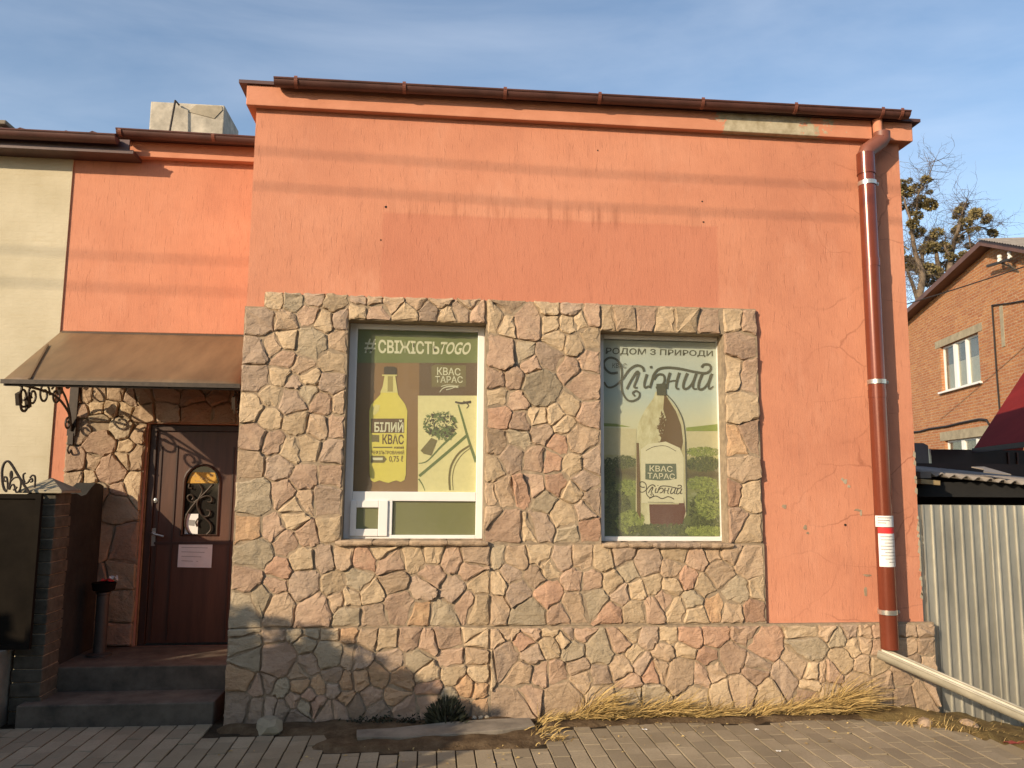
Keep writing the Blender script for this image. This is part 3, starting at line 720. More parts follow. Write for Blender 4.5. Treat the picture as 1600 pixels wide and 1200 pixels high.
clad(E_, (W2[1]+0.004, 2.428, 1.168, 2.90), bed_o, lambda s: [(-1, 0, -2.147)], seed=15)
G = parse('110,460,g 230,470,t 360,440,y 480,470,m 600,460,t 340,560,d 410,520,y 200,540,m 120,590,y 250,640,m 410,650,r,1 30,600,y 540,580,p 640,590,p 100,720,t 310,760,g,1 540,720,t,1 660,690,g,1 30,730,y 470,760 700,460,y 815,440,m 850,530,g 940,490,m,1 1080,520 1100,430,y 1220,460 1165,570,r 1340,540,t,1 1500,490,t,1 1300,430 1390,430 760,600,y 800,650,m 890,630,y 970,600,y 1080,610,y 1250,610,y 740,760,r 880,750,y 980,730,p 1100,730,y 1190,690,g 1430,640,g,1 1310,720,o 1410,750,t 1520,740,r 1545,630,y 1040,690,p 1210,760,y', 740, 740, 3.478)
clad(G, (0.444, 2.436, 0.605, 1.160), bed_o, seed=16)
PL_ = parse('150,130,g 160,250,g 210,410,g 430,175,d 610,160,g 450,420,p,2.5 700,260,g 740,160,g 930,370,g,1 720,470,m 950,160,y 1110,160,o 1130,400,t 130,620,o 250,680,p 360,650,m 470,690,g 640,540 650,670,o 740,760,r 830,690,o 970,600,d 960,690,m 1080,640,o 690,850,g 820,830,r 910,900,p 1090,790,o 590,810,p 1020,880,p 620,960,d 480,880,d 380,860,m 250,860,d 110,830,d', 360, 960, 6)
PL_ += parse('690,300,t 780,310,y 900,310,p 990,330,p 1080,300,p,1 1220,270,y 1240,400,t 640,410,m 800,420,m 940,420,g 1100,410,p 1250,320,y 650,520,o 740,500,o 850,520,o 990,490,y 1110,490,y 1250,490,y 830,600,o 1000,560,r 1000,630,p 1095,610,g 1180,560,o 1250,570,o 1255,650,o 700,600,p 740,680,d 870,660,p 620,640,d 1150,650,o', 360, 900, 3.2)
clad(PL_, (-1.316, 0.438, -0.06, 0.602), bed_o, yb=5.644, yf=5.632, seed=17)
PR_ = parse('30,830 115,900,t 195,850,t 310,850 420,850,y 510,860 270,910,r 170,980,m,1 310,980,m 420,930,y 540,960,g 480,890 580,850,p 570,1050,d 690,960,g,1.5 790,920,p 860,850,y 950,880,m 870,1000,y 810,1050,t,1 1060,880,y 1170,880,r,1 1310,870,r,1 1460,870,p 1555,940,r 1140,960,y 1280,1000,r 1040,970,t 1400,1000,p,1.5 900,1030,m 970,1070,r 1130,1080,t,2 1310,1060,t 1230,1090,p 1520,1030,m 60,1000,y 30,940', 740, 740, 3.478)
PR_ += parse('60,480,t 140,490,p 220,490,p 350,510,t 250,620,t,2.5 90,600,p 440,490 580,520,p 440,600,y 740,460 590,600,g 700,600,g 910,600,y 1140,560,t,1 1060,580,y 1280,590,y 1370,520,m 1490,560,y 1560,480,t 1200,480,p 40,640,d', 800, 900, 3.2)
PR_ += parse('100,340,y 200,340,t 270,380,g 110,450,g,1.5 290,530,y,1 430,550,t 440,430,t 350,330 450,340,t 525,330,p 375,450,y 40,560,t 230,600,p,1 110,590,y 100,720,p 220,720,y 400,680,t,1 530,560,y 570,650,d 530,450 720,330,d 810,330,d 720,440,t 820,440,d 660,620,d 750,540,d 840,550,t 550,760,d 690,760,d 800,740,t 865,690,d', 1240, 900, 4)
clad(PR_, (0.444, 3.71, -0.10, 0.590), bed_o, yb=5.644, yf=5.632, seed=18)
# stone-capped window sills
def sill(x0, x1, z, parts, seed):
    rr = random.Random(seed); x = x0
    for k in range(parts):
        w = (x1-x0)/parts*rr.uniform(.9, 1.1) if k < parts-1 else x1-x
        b = MB(); n = 6; V = []
        for i in range(n+1):
            xx = x+0.002+(w-0.004)*i/n; e = 0.004 if i in (0, n) else 0
            zt = z+rr.uniform(-.003, .003)-e; zb = z-0.034+rr.uniform(-.003, .003)+e; yf = 5.605+rr.uniform(-.005, .005)+e
            V += [(xx, yf+.008, zb), (xx, yf, zb+.010), (xx, yf, zt-.010), (xx, yf+.009, zt), (xx, 5.80, zt), (xx, 5.80, zb)]
        F = [(i*6+j, (i+1)*6+j, (i+1)*6+(j+1) % 6, i*6+(j+1) % 6) for i in range(n) for j in range(6)]+[tuple(reversed(range(6))), tuple(n*6+j for j in range(6))]
        b.add(V, F); b.build('sill_stone', M[rr.choice(['tan', 'mauve', 'tan', 'green'])], bed_o); x += w
sill(W1[0]-0.035, W1[1]+0.03, 1.187, 4, 3); sill(W2[0]+0.005, W2[1]+0.03, 1.172, 5, 4)
# ------------------------------------------------------------------ windows
FY = 5.775
def frame_bar(b, x0, x1, z0, z1, y0=FY, y1=FY+0.06): b.box(x0, x1, y0, y1, z0, z1)
def pxz(px, py, Y): c = at(px, py, Y); return c.x, c.z
# left window: fixed light over a small opening light and a lower pane
x0, zb = pxz(537, 846, FY); x1 = W1[1]; x0 = W1[0]+0.001; zt = W1[3]-0.001; zb = 1.188
gx0 = pxz(555, 640, FY)[0]; gx1 = pxz(745.5, 640, FY)[0]; gt = pxz(650, 516, FY)[1]; tr1 = pxz(650, 768.5, FY)[1]; tr0 = pxz(650, 783, FY)[1]; gb_ = pxz(650, 836, FY)[1]; mxx = pxz(613, 800, FY)[0]
b = MB(); frame_bar(b, x0, gx0, zb, zt); frame_bar(b, gx1, x1-.001, zb, zt); frame_bar(b, gx0, gx1, gt, zt); frame_bar(b, gx0, gx1, tr0, tr1); frame_bar(b, gx0, gx1, zb, gb_)
ml = pxz(598, 800, FY)[0]; frame_bar(b, ml+.03, mxx, gb_, tr0)
win1 = b.build('window_frame', M['white'], shop, bevel=0.004)
sx0, sx1, sz0, sz1 = gx0, ml+.03, gb_, tr0
qx0, qz1 = pxz(557, 793, FY-.012); qx1, qz0 = pxz(590.5, 826.5, FY-.012)
b = MB(); s0 = FY-0.014; s1 = FY-0.0005
b.box(sx0-.012, qx0, s0, s1, sz0-.008, sz1+.004); b.box(qx1, sx1+.006, s0, s1, sz0-.008, sz1+.004); b.box(qx0, qx1, s0, s1, qz1, sz1+.004); b.box(qx0, qx1, s0, s1, sz0-.008, qz0)
b.build('window_sash', M['white'], win1, bevel=0.004)
def pane(x0, x1, z0, z1, par, y=FY+0.012):
    b = MB(); b.add([(x0, y, z0), (x1, y, z0), (x1, y, z1), (x0, y, z1)], [(0, 1, 2, 3)]); b.build('pane', M['glass'], par)
pane(gx0, gx1, tr1, gt, win1); pane(mxx, gx1, gb_, tr0, win1); pane(qx0, qx1, qz0, qz1, win1, FY-0.004)
green_print = flat('olive_green_film', (0.165, 0.165, 0.055))
def film(name, x0, x1, z0, z1, m, y, parent=None):
    b = MB(); b.box(x0, x1, y, y+0.003, z0, z1); return b.build(name, m, parent)
film('green_film', mxx-.01, gx1+.01, gb_-.01, tr0+.01, green_print, FY+0.022, win1); film('green_film', qx0-.005, qx1+.005, qz0-.005, qz1+.005, green_print, FY+0.004, win1)
# right window: one light
hx0 = pxz(943.5, 640, FY)[0]; hx1 = pxz(1127, 700, FY)[0]; hz1 = pxz(1030, 531, FY)[1]; hz0 = pxz(1030, 838.5, FY)[1]
b = MB(); zb2 = 1.173
frame_bar(b, W2[0]+.001, hx0, zb2, W2[3]-.001); frame_bar(b, hx1, W2[1]-.001, zb2, W2[3]-.001); frame_bar(b, hx0, hx1, hz1, W2[3]-.001); frame_bar(b, hx0, hx1, zb2, hz0)
win2 = b.build('window_frame', M['white'], shop, bevel=0.004); pane(hx0, hx1, hz0, hz1, win2)
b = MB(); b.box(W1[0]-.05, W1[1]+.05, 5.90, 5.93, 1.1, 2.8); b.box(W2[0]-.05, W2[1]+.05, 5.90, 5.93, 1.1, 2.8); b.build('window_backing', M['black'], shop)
# ------------------------------------------------------------------ recessed entrance
DO = (-2.262, -1.43, 0.292, 2.034)
b = MB(); holed(b, [-3.05, -1.312], [-0.3, 4.28], [DO], lambda u, d, z: Vector((u, RY+d, z)), 0.2, False)
rec = b.build('recessed_wall', M['coral'], shop)
b = MB(); b.box(-3.02, -1.3725, RY-0.075, RY+3, 4.262, 4.392); b.build('cornice', M['fascia'], shop, bevel=0.005)
b = MB(); b.box(-3.05, -1.43, RY-0.13, RY+3.05, 4.393, 4.415); b.build('roof', M['flash'], shop)
g2a, g2b = at(184, 211, RY-0.18), at(396, 224, RY-0.18)
g2 = half_gutter((g2a.x, RY-0.18, g2a.z+0.035), (-1.375, RY-0.18, g2b.z+0.035), 0.05).build('gutter', M['gutter'], shop); smooth_by_angle(g2, 50)
for px in (188, 334):
    x = at(px, 215, RY-.2).x; bb = MB(); zc = g2a.z+.035
    for i in range(5):
        q = [Vector((x, RY-.18+math.cos(math.pi*1.02+math.pi*.5*k/6)*.056, zc+math.sin(math.pi*1.02+math.pi*.5*k/6)*.056)) for k in (i, i+1)]
        bb.beam(q[0], q[1], .026, .004, (0, -1, .3))
    bb.build('gutter_bracket', M['pipetop'], g2)
b = MB(); b.box(-2.885, DO[0]-0.02, RY-0.012, RY-0.0005, 0.295, 2.50); b.box(DO[0]-0.02, -1.312, RY-0.012, RY-0.0005, DO[3]+.01, 2.50)
b.box(DO[0]-.004, DO[0], RY, RY+.2, DO[2], DO[3]); b.box(DO[1], DO[1]+.004, RY, RY+.2, DO[2], DO[3]); b.box(DO[0], DO[1], RY, RY+.2, DO[3], DO[3]+.004)
bed2 = b.build('entrance_stone_cladding', M['mortar'], shop)
def parse_r(txt, ox, oy, sc):
    res = []
    for tk in txt.split():
        q = tk.split(','); c = at(ox+float(q[0])/sc, oy+float(q[1])/sc, RY-0.03)
        res.append((c.x, c.z, float(q[3]) if len(q) > 3 else 0, q[2] if len(q) > 2 and q[2] else 't'))
    return res
S = parse_r('230,250,t 320,230,t 430,330,y 440,230,t 570,340,y 600,220,t 700,360,y 760,260,m 860,410,t,1 270,370,p 270,540,d,1 440,480,g 660,530,g,1 840,580,t,1 460,680,p,2 710,720,y 560,920,p,2.5 690,820,y 800,800,t,1.5 790,1060,y,1 390,850,t 240,850,p,1 250,1000,t 350,1000,y 460,1130,g 620,1120,p 600,1200,g', 80, 580, 6)
for k in range(17):
    S.append((-2.86+0.145*(k % 4)+random.uniform(-.03, .03), 0.36+0.235*(k//4)+random.uniform(-.04, .04), 0, random.choice('tpmg')))
def exR(s):
    return [(1, 0, DO[0]-0.022)] if s[1] < DO[3] else [(0, -1, -DO[3]-0.012)]
S2 = parse_r('970,590,m 1180,590,p 1340,590,m 1470,590,t 830,500,t 1000,470,m 1150,480,p 1300,480,m 1430,500,t 1230,420,d 1060,400,m', 0, 490, 3.81)
clad([s for s in S if s[0] < DO[0] or s[1] > DO[3]]+S2, (-2.885, -1.315, 0.297, 2.50), bed2, exR, yb=RY-.010, yf=RY-.034, seed=31)
lay_stones()
# entrance door
DY = RY+0.05
door = MB(); fx0, fx1 = DO[0], DO[1]
door.box(fx0+.002, fx0+.055, DY-.02, DY+.08, DO[2], DO[3]-.002); door.box(fx1-.055, fx1-.002, DY-.02, DY+.08, DO[2], DO[3]-.002); door.box(fx0+.055, fx1-.055, DY-.02, DY+.08, DO[3]-.05, DO[3]-.002)
fr = door.build('door_frame', M['doord'], shop, bevel=.004)
LX0, LX1, LZ0, LZ1 = fx0+.058, fx1-.058, DO[2]+.012, DO[3]-.053
wx0, wz1 = pxz(290, 726, DY); wx1, wz0 = pxz(339.5, 836, DY); wxc = (wx0+wx1)/2; wr = (wx1-wx0)/2
b = MB(); zsp = wz1-wr; n = 12
for (a, c) in ((LX0, wx0), (wx1, LX1)): b.box(a, c, DY, DY+.045, wz0, zsp)
b.box(LX0, LX1, DY, DY+.045, LZ0, wz0); 
arc = [(wxc-wr*math.cos(math.pi*k/n), zsp+wr*math.sin(math.pi*k/n)) for k in range(n+1)]
top = [(LX0+(LX1-LX0)*k/n, LZ1) for k in range(n+1)]
for k in range(n):
    qd = [arc[k], arc[k+1], top[k+1], top[k]]
    if k == 0: qd = [(LX0, zsp), arc[0], arc[1], top[1], top[0]]
    if k == n-1: qd = [arc[k], arc[k+1], (LX1, zsp), top[k+1], top[k]]
    b.prism(qd, DY, DY+.045)
leaf = b.build('door_leaf', M['door'], shop)
b = MB()
for px in (247, 271.5, 361):
    x = pxz(px, 800, DY)[0]; b.box(x-.006, x+.006, DY-.008, DY-.0005, LZ0+.02, LZ1-.12)
b.box(LX0+.02, LX1-.02, DY-.010, DY-.0005, wz0-.075, wz0-.055)
b.tube([Vector((p[0], DY-.004, p[1])) for p in [(wx0, wz0)]+arc+[(wx1, wz0)]], .012, 6, closed=True)
b.build('door_moulding', M['doord'], leaf)
b = MB(); b.box(wx0-.01, wx1+.01, DY+.02, DY+.026, wz0-.01, wz1+.01)
t_ = NT('dark_door_glass'); b.build('door_glass', t_.done((0.02, 0.018, 0.015), 0.08, spec=0.5), leaf)
def dpt(px, py, y=None): x, z = pxz(px, py, DY); return Vector((x, DY+.002 if y is None else y, z))
def Z6(pts, ox=210, oy=650, s=5.0, f=None): return [ (f or dpt)(ox+x/s, oy+y/s) for x, y in pts]
gr_ = MB()
for st in ([(610,535),(560,590),(500,650),(440,720),(405,780),(395,850),(420,910),(450,925)], [(505,530),(530,580),(510,630),(490,680),(500,740),(540,790),(590,840),(595,890),(560,930)],
           [(490,655),(460,675),(425,660),(415,630),(440,615),(460,635),(450,655)], [(510,645),(560,625),(600,635),(600,670),(570,670)], [(500,720),(530,780),(580,780),(590,745),(560,735)], [(500,800),(480,830),(490,865)], [(430,530),(425,560),(450,565)]):
    gr_.tube(catmull(Z6(st), 5), .0065, 6)
gr_.build('window_grille', M['iron'], leaf)
b = MB(); k0 = dpt(243, 782, DY); b.lathe((0, 0, 0), [(0.001, 0), (.02, .002), (.02, .012), (.001, .016)], 12)
b.v = [Vector((v.x+k0.x, k0.y-v.z, v.y+k0.z)) for v in b.v]; b.build('lock_cylinder', M['galv'], leaf)
h0 = dpt(240, 833, DY)
b = MB(); b.tube([h0, h0+Vector((0, -.045, 0)), h0+Vector((.02, -.055, -.002)), h0+Vector((.095, -.055, -.022))], .009, 8); b.box(h0.x-.02, h0.x+.02, h0.y-.006, h0.y-.0005, h0.z-.10, h0.z+.04)
smooth_by_angle(b.build('door_handle', M['galv'], leaf), 60)
# papers on the door
def paper(name, q, y, m, label, cat, lines=0, bow=.004):
    b = MB(); n = 4; P = []
    for j in range(n+1):
        for i in range(n+1):
            u, v = i/n, j/n; p = (q[0]*(1-u)+q[1]*u)*(1-v)+(q[3]*(1-u)+q[2]*u)*v
            P.append(Vector((p.x, y-.0025-bow*math.sin(u*5+v*3)**2*(0.3+v*.7), p.z)))
    F = [(j*(n+1)+i, j*(n+1)+i+1, (j+1)*(n+1)+i+1, (j+1)*(n+1)+i) for j in range(n) for i in range(n)]
    b.add(P, F); root = b.build(name, m, origin=(q[0]+q[2])/2); sol = root.modifiers.new('thickness', 'SOLIDIFY'); sol.thickness = .0008
    tag(root, label, cat); return root
nt1 = paper('notice', [dpt(280, 848), dpt(332.5, 849), dpt(330.5, 887), dpt(277.5, 886)], DY-.003, M['paper'], 'wide white paper notice taped below the door window', 'notice')
nt2 = paper('notice', [dpt(289, 803), dpt(309, 803), dpt(308, 834.5), dpt(287.5, 834.5)], DY+.018, M['paper'], 'small white flyer with grey picture behind the door grille', 'notice', bow=0)
b = MB(); q = [dpt(294, 812), dpt(304, 813), dpt(303, 822), dpt(293, 821)]
b.prism([(p.x, p.z) for p in q], DY+.0135, DY+.0145); b.build('printed_picture', M['ink'], nt2)
b = MB()
for k in range(4):
    a, c = dpt(284, 855+k*7), dpt(325-k*5, 856+k*7); b.beam((a.x, DY-.0085, a.z), (c.x, DY-.0085, c.z), .001, .0035)
b.build('handwriting', M['ink'], nt1)
gs = paper('sticker', [dpt(300, 737.5), dpt(335, 738.5), dpt(340, 755), dpt(291, 755)], DY+.018, M['gold'], 'gold sticker with dark marks across top of door window', 'sticker', bow=0)
b = MB(); rr = random.Random(8)
for k in range(12):
    a = dpt(300+rr.uniform(0, 34), 742+rr.uniform(0, 9)); b.tube([Vector((a.x+rr.uniform(-.02, .02), DY+.0148, a.z+rr.uniform(-.012, .012))) for _ in range(4)], .0016, 4)
b.build('sticker_print', M['ink'], gs)
# canopy over the entrance
cr0, cr1 = Vector((-2.99, RY-.004, 2.785)), Vector((-1.318, RY-.004, 2.795))
cf0, cf1 = Vector((-2.905, 5.70, 2.255)), Vector((-1.33, 5.70, 2.255))
b = MB(); T = Vector((0, 0, -.012))
n = 12; P = []
for j in range(n+1):
    for i in range(n+1):
        u, v = i/n, j/n; p = (cr0*(1-u)+cr1*u)*(1-v)+(cf0*(1-u)+cf1*u)*v; p.z += .004*math.sin(u*19)*v; P.append(p)
F = [(j*(n+1)+i, (j+1)*(n+1)+i, (j+1)*(n+1)+i+1, j*(n+1)+i+1) for j in range(n) for i in range(n)]
b.add(P, F); can = b.build('canopy', M['canopy'], shop, smooth=True); sol = can.modifiers.new('thickness', 'SOLIDIFY'); sol.thickness = .008
b = MB(); b.beam(cf0+Vector((-.01, -.004, -.008)), cf1+Vector((0, -.004, -.008)), .012, .03); b.beam(cf0+Vector((0, .03, -.02)), cf1+Vector((0, .03, -.02)), .03, .03)
b.beam(cr0+Vector((.02, -.03, -.03)), cr1+Vector((0, -.03, -.03)), .03, .03); b.beam(cr0+Vector((.03, 0, -.02)), cf0+Vector((.03, 0, -.02)), .025, .025)
for u in (.35, .68): b.beam(cr0.lerp(cr1, u)+Vector((0, 0, -.02)), cf0.lerp(cf1, u)+Vector((0, 0, -.025)), .025, .025)
b.build('canopy_frame', M['iron'], can)
b = MB(); sa, sb = cr0.lerp(cf0, .35)+Vector((.03, 0, .012)), cf0+Vector((.17, 0, .012)); b.beam(sa, sb, .012, .008); b.build('canopy_seam', M['canopy'], can)
def bracket(x):
    b = MB(); f = lambda y, z: Vector((x, y, z))
    b.box(x-.032, x+.032, RY-.055, RY-.040, 1.93, 2.62)
    b.box(x-.02, x+.02, RY-.06, RY-.036, 1.86, 1.95)
    b.tube(catmull([f(RY-.06, 2.0), f(RY-.14, 2.12), f(RY-.4, 2.22), f(5.86, 2.24)], 6), .010, 6)
    b.tube(catmull([f(RY-.06, 1.97), f(RY-.10, 2.10), f(RY-.22, 2.24), f(RY-.42, 2.31), f(5.80, 2.23)], 6), .009, 6)
    def scroll(cy, cz, r, a0, turns, s=1):
        return [f(cy+math.cos(a0+s*t*turns*2*math.pi/24)*r*(1-.72*t/24), cz+math.sin(a0+s*t*turns*2*math.pi/24)*r*(1-.72*t/24)) for t in range(25)]
    for (cy, cz, r, a0, tn, s) in ((5.86, 2.16, .085, .3, 1.3, -1), (5.99, 2.18, .07, 2.2, 1.3, 1), (6.16, 2.21, .085, 0, 1.4, 1), (6.34, 2.22, .08, 2.6, 1.4, -1), (RY-.17, 2.34, .075, 0, 1.2, 1), (RY-.12, 2.02, .05, 1.5, 1.2, 1)):
        b.tube(scroll(cy, cz, r, a0, tn, s), .0085, 6)
    b.tube([f(5.83, 2.24)]+catmull([f(5.82, 2.16), f(5.84, 2.08), f(5.89, 2.06), f(5.93, 2.10), f(5.94, 2.2)], 5), .0095, 6)
    for (y, z) in ((5.80, 2.14), (5.93, 2.13), (RY-.3, 2.28)): b.obox(f(y, z), (.012, 0, 0), (0, .022, .01), (0, -.012, .04))
    b.tube(catmull([f(RY-.06, 1.86), f(RY-.09, 1.82), f(RY-.06, 1.79), f(RY-.035, 1.82)], 5), .007, 6)
    return b.build('scroll_bracket', M['iron'], can)
bracket(-2.84); bracket(-1.39)
# steps and landing
b = MB()
def slab(b, x0, x1, y0, y1, z0, z1): b.box(x0, x1, y0, y1, z0, z1)
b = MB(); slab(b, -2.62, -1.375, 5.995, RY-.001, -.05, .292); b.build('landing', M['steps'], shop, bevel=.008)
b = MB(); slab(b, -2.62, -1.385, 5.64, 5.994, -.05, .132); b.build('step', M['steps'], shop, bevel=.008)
# bin on the landing
bp = Vector((-2.40, 6.36, .293))
bn = empty('bin', bp, 'slim grey standing ash bin beside the entrance door', 'bin')
b = MB(); b.lathe(bp, [(0.001, 0), (.085, 0), (.085, .015), (.045, .025), (.043, .44), (.05, .445), (.05, .46), (.001, .46)], 16); smooth_by_angle(b.build('tube', M['bin'], bn), 40)
b = MB(); b.lathe(bp, [(.03, .462), (.075, .475), (.085, .53), (.079, .53), (.07, .485), (.001, .48)], 16); smooth_by_angle(b.build('bowl', M['gatem'], bn), 40)
def scrap(name, c, s, m, label, cat, seed, group=None):
    rr = random.Random(seed); b = MB(); n = 5; V = []
    for j in range(n):
        for i in range(n):
            V.append(Vector((c[0]+(i/(n-1)-.5)*s[0]+rr.uniform(-.1, .1)*s[0], c[1]+(j/(n-1)-.5)*s[1]+rr.uniform(-.1, .1)*s[1], c[2]+rr.uniform(0, s[2]))))
    b.add(V, [(j*n+i, j*n+i+1, (j+1)*n+i+1, (j+1)*n+i) for j in range(n-1) for i in range(n-1)])
    o = b.build(name, m, origin=c); so_ = o.modifiers.new('thickness', 'SOLIDIFY'); so_.thickness = .0012
    return tag(o, label, cat, group)
scrap('crumpled_packet', (bp.x+.03, bp.y-.01, bp.z+.535), (.08, .06, .03), M['redpaper'], 'crumpled red packet lying in bowl of grey bin', 'litter', 4)
scrap('crumpled_tissue', (bp.x+.075, bp.y-.03, bp.z+.545), (.06, .05, .04), M['paper'], 'crumpled white tissue beside red packet in bin bowl', 'litter', 6)

# ------------------------------------------------------------------ cream neighbour house
ch = empty('cream_house', (-4.6, RY, 0), 'cream painted brick house with tiled roof left of the shop', 'building')
b = MB(); cx_ = -3.003
b.box(-8.5, cx_, RY-.014, RY+7, -.3, 4.231); b.build('wall', M['cream'], ch)
b = MB(); b.box(-8.6, -2.46, RY-.20, RY+.1, 4.232, 4.262); b.box(-8.6, -2.50, RY-.185, RY-.165, 4.262, 4.355)
b.build('eaves_board', M['flash'], ch)
ea = at(0, 214, RY-.26); eb = at(182, 222, RY-.26)
cg = half_gutter((-8.5, RY-.25, ea.z+.05), (eb.x, RY-.25, eb.z+.045), .055).build('gutter', M['gutter'], ch); smooth_by_angle(cg, 50)
b = MB(); zr = 4.395; sl_ = 0.30; prof = []
nx = 120; X0, X1 = -8.6, -2.5
V = []
for i in range(nx+1):
    x = X0+(X1-X0)*i/nx; h = .028*max(0, math.sin(2*math.pi*x/.19))**2
    for (y, dz) in ((RY-.17, 0), (RY+1.7, 1.87*sl_)): V.append((x, y, zr+dz+h))
b.add(V, [(2*i, 2*i+2, 2*i+3, 2*i+1) for i in range(nx)]); rf = b.build('roof', M['gutter'], ch, smooth=True); so_ = rf.modifiers.new('thickness', 'SOLIDIFY'); so_.thickness = .006
cc0, cc1 = at(-60, 190, RY+1.3), at(22, 199, RY+1.3); cc1.z -= .12
chb = MB(); chb.box(-5.4, cc1.x, RY+1.1, RY+1.5, 4.5, cc1.z+.04); sc_ = chb.build('chimney', M['conc2'], ch, bevel=.01)
chb = MB(); chb.box(-5.45, cc1.x+.05, RY+1.05, RY+1.55, cc1.z+.041, cc1.z+.085); chb.build('chimney_cap', M['concrete'], sc_, bevel=.01)
# whitewashed chimney on the shop's lower roof
k0, k1 = at(235.5, 158, 8.5), at(351, 165, 8.5)
b = MB(); n = 5
b.box(k0.x, k1.x, 8.5, 9.15, 4.41, k0.z); chm = b.build('chimney', M['chimney'], shop, bevel=.012)
b = MB(); b.prism([(k1.x-.38, k0.z-.10), (k1.x-.1, k0.z-.16), (k1.x-.02, k0.z-.06), (k1.x-.03, k0.z-.015), (k1.x-.3, k0.z-.02)], 8.492, 8.51); b.build('render_patch', M['conc2'], chm)
ra, rb_ = at(265, 206, 8.36), at(274, 157, 8.40)
b = MB(); b.tube([ra, rb_, rb_+Vector((.015, .08, -.01))], .011, 6); tag(b.build('wire_rod', M['iron'], origin=ra), 'thin bent wire rod leaning on the whitewashed chimney', 'rod')

# ------------------------------------------------------------------ gate, gate pillar, boundary wall
GY = 5.68
pil = empty('gate_pillar', (-2.62, 5.87, 0), 'stone gate pillar with pointed cap beside dark gate', 'pillar')
rr = random.Random(21); z = -0.1
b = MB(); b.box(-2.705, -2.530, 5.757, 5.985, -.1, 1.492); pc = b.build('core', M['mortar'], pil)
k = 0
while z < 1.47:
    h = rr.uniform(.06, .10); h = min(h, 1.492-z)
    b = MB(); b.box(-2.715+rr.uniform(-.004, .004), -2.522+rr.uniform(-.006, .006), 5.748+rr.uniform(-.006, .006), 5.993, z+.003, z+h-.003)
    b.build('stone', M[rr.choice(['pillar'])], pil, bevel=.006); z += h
b = MB(); cz = 1.493; b.box(-2.755, -2.475, 5.72, 6.03, cz, cz+.018)
b.add([(-2.755, 5.72, cz+.0185), (-2.475, 5.72, cz+.0185), (-2.475, 6.03, cz+.0185), (-2.755, 6.03, cz+.0185), (-2.615, 5.875, cz+.105)], [(0,3,2,1),(0,1,4),(1,2,4),(2,3,4),(3,0,4)])
b.build('cap', M['lintel'], pil, bevel=.004)
bw = MB(); n = 8
P = []
for k in range(n+1):
    y = 6.0+(RY-.06-6.0)*k/n; z = 1.44+.03*math.sin(k*1.3)+.12*k/n
    P.append((y, z))
for k in range(n):
    (ya, za), (yb, zb_) = P[k], P[k+1]
    bw.add([(-2.70, ya, -.1), (-2.56, ya, -.1), (-2.56, yb, -.1), (-2.70, yb, -.1), (-2.70, ya, za), (-2.56, ya, za), (-2.56, yb, zb_), (-2.70, yb, zb_)], [(4,5,6,7), (1,2,6,5), (0,4,7,3)]+([(0,1,5,4)] if k == 0 else [])+([(2,3,7,6)] if k == n-1 else []))
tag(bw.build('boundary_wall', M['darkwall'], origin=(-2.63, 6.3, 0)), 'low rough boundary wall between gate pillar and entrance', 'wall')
gt_ = empty('gate', (-3.2, GY, 0), 'dark sheet metal gate with wrought scrolls on top', 'gate')
gx = at(58, 880, GY).x
gtop = at(60, 772, GY).z
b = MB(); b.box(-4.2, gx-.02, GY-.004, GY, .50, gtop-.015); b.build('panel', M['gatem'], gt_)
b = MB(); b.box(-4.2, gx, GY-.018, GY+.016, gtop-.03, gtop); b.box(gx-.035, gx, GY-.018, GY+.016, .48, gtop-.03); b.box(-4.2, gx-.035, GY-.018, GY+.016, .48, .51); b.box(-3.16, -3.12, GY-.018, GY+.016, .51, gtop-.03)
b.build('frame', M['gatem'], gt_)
def gp(pts): return [at(x/7.5, 640+y/7.5, GY) for x, y in pts]
for st, r in (([(345,975),(280,880),(200,750),(140,650),(95,605),(50,630),(25,720),(30,850),(50,930),(80,960)], .0085), ([(130,800),(125,760),(132,725),(140,760),(135,800)], .008), ([(90,940),(90,870),(80,800),(50,790),(45,830),(70,840)], .0065),
              ([(100,930),(120,850),(170,800),(225,800),(245,850),(235,930),(200,970),(180,940),(200,905)], .0065), ([(110,940),(130,890),(160,880),(175,920),(155,945)], .0065), ([(100,935),(115,880),(130,800)], .0065),
              ([(270,840),(300,865),(330,850),(350,820),(375,810),(380,840),(355,850)], .0065), ([(300,745),(275,760),(275,810),(290,850)], .0065), ([(350,800),(380,770),(410,785),(412,850),(405,915)], .0065)):
    b = MB(); b.tube(catmull(gp(st), 5), r, 6); b.build('scroll', M['iron'], gt_)
b = MB(); b.box(-4.2, -2.73, 5.60, 5.80, -.1, .455); b.box(-4.2, -2.72, 5.58, 5.81, .456, .478)
tag(b.build('gate_plinth', M['concrete'], origin=(-3.3, 5.7, 0)), 'low concrete plinth under the dark gate', 'plinth')
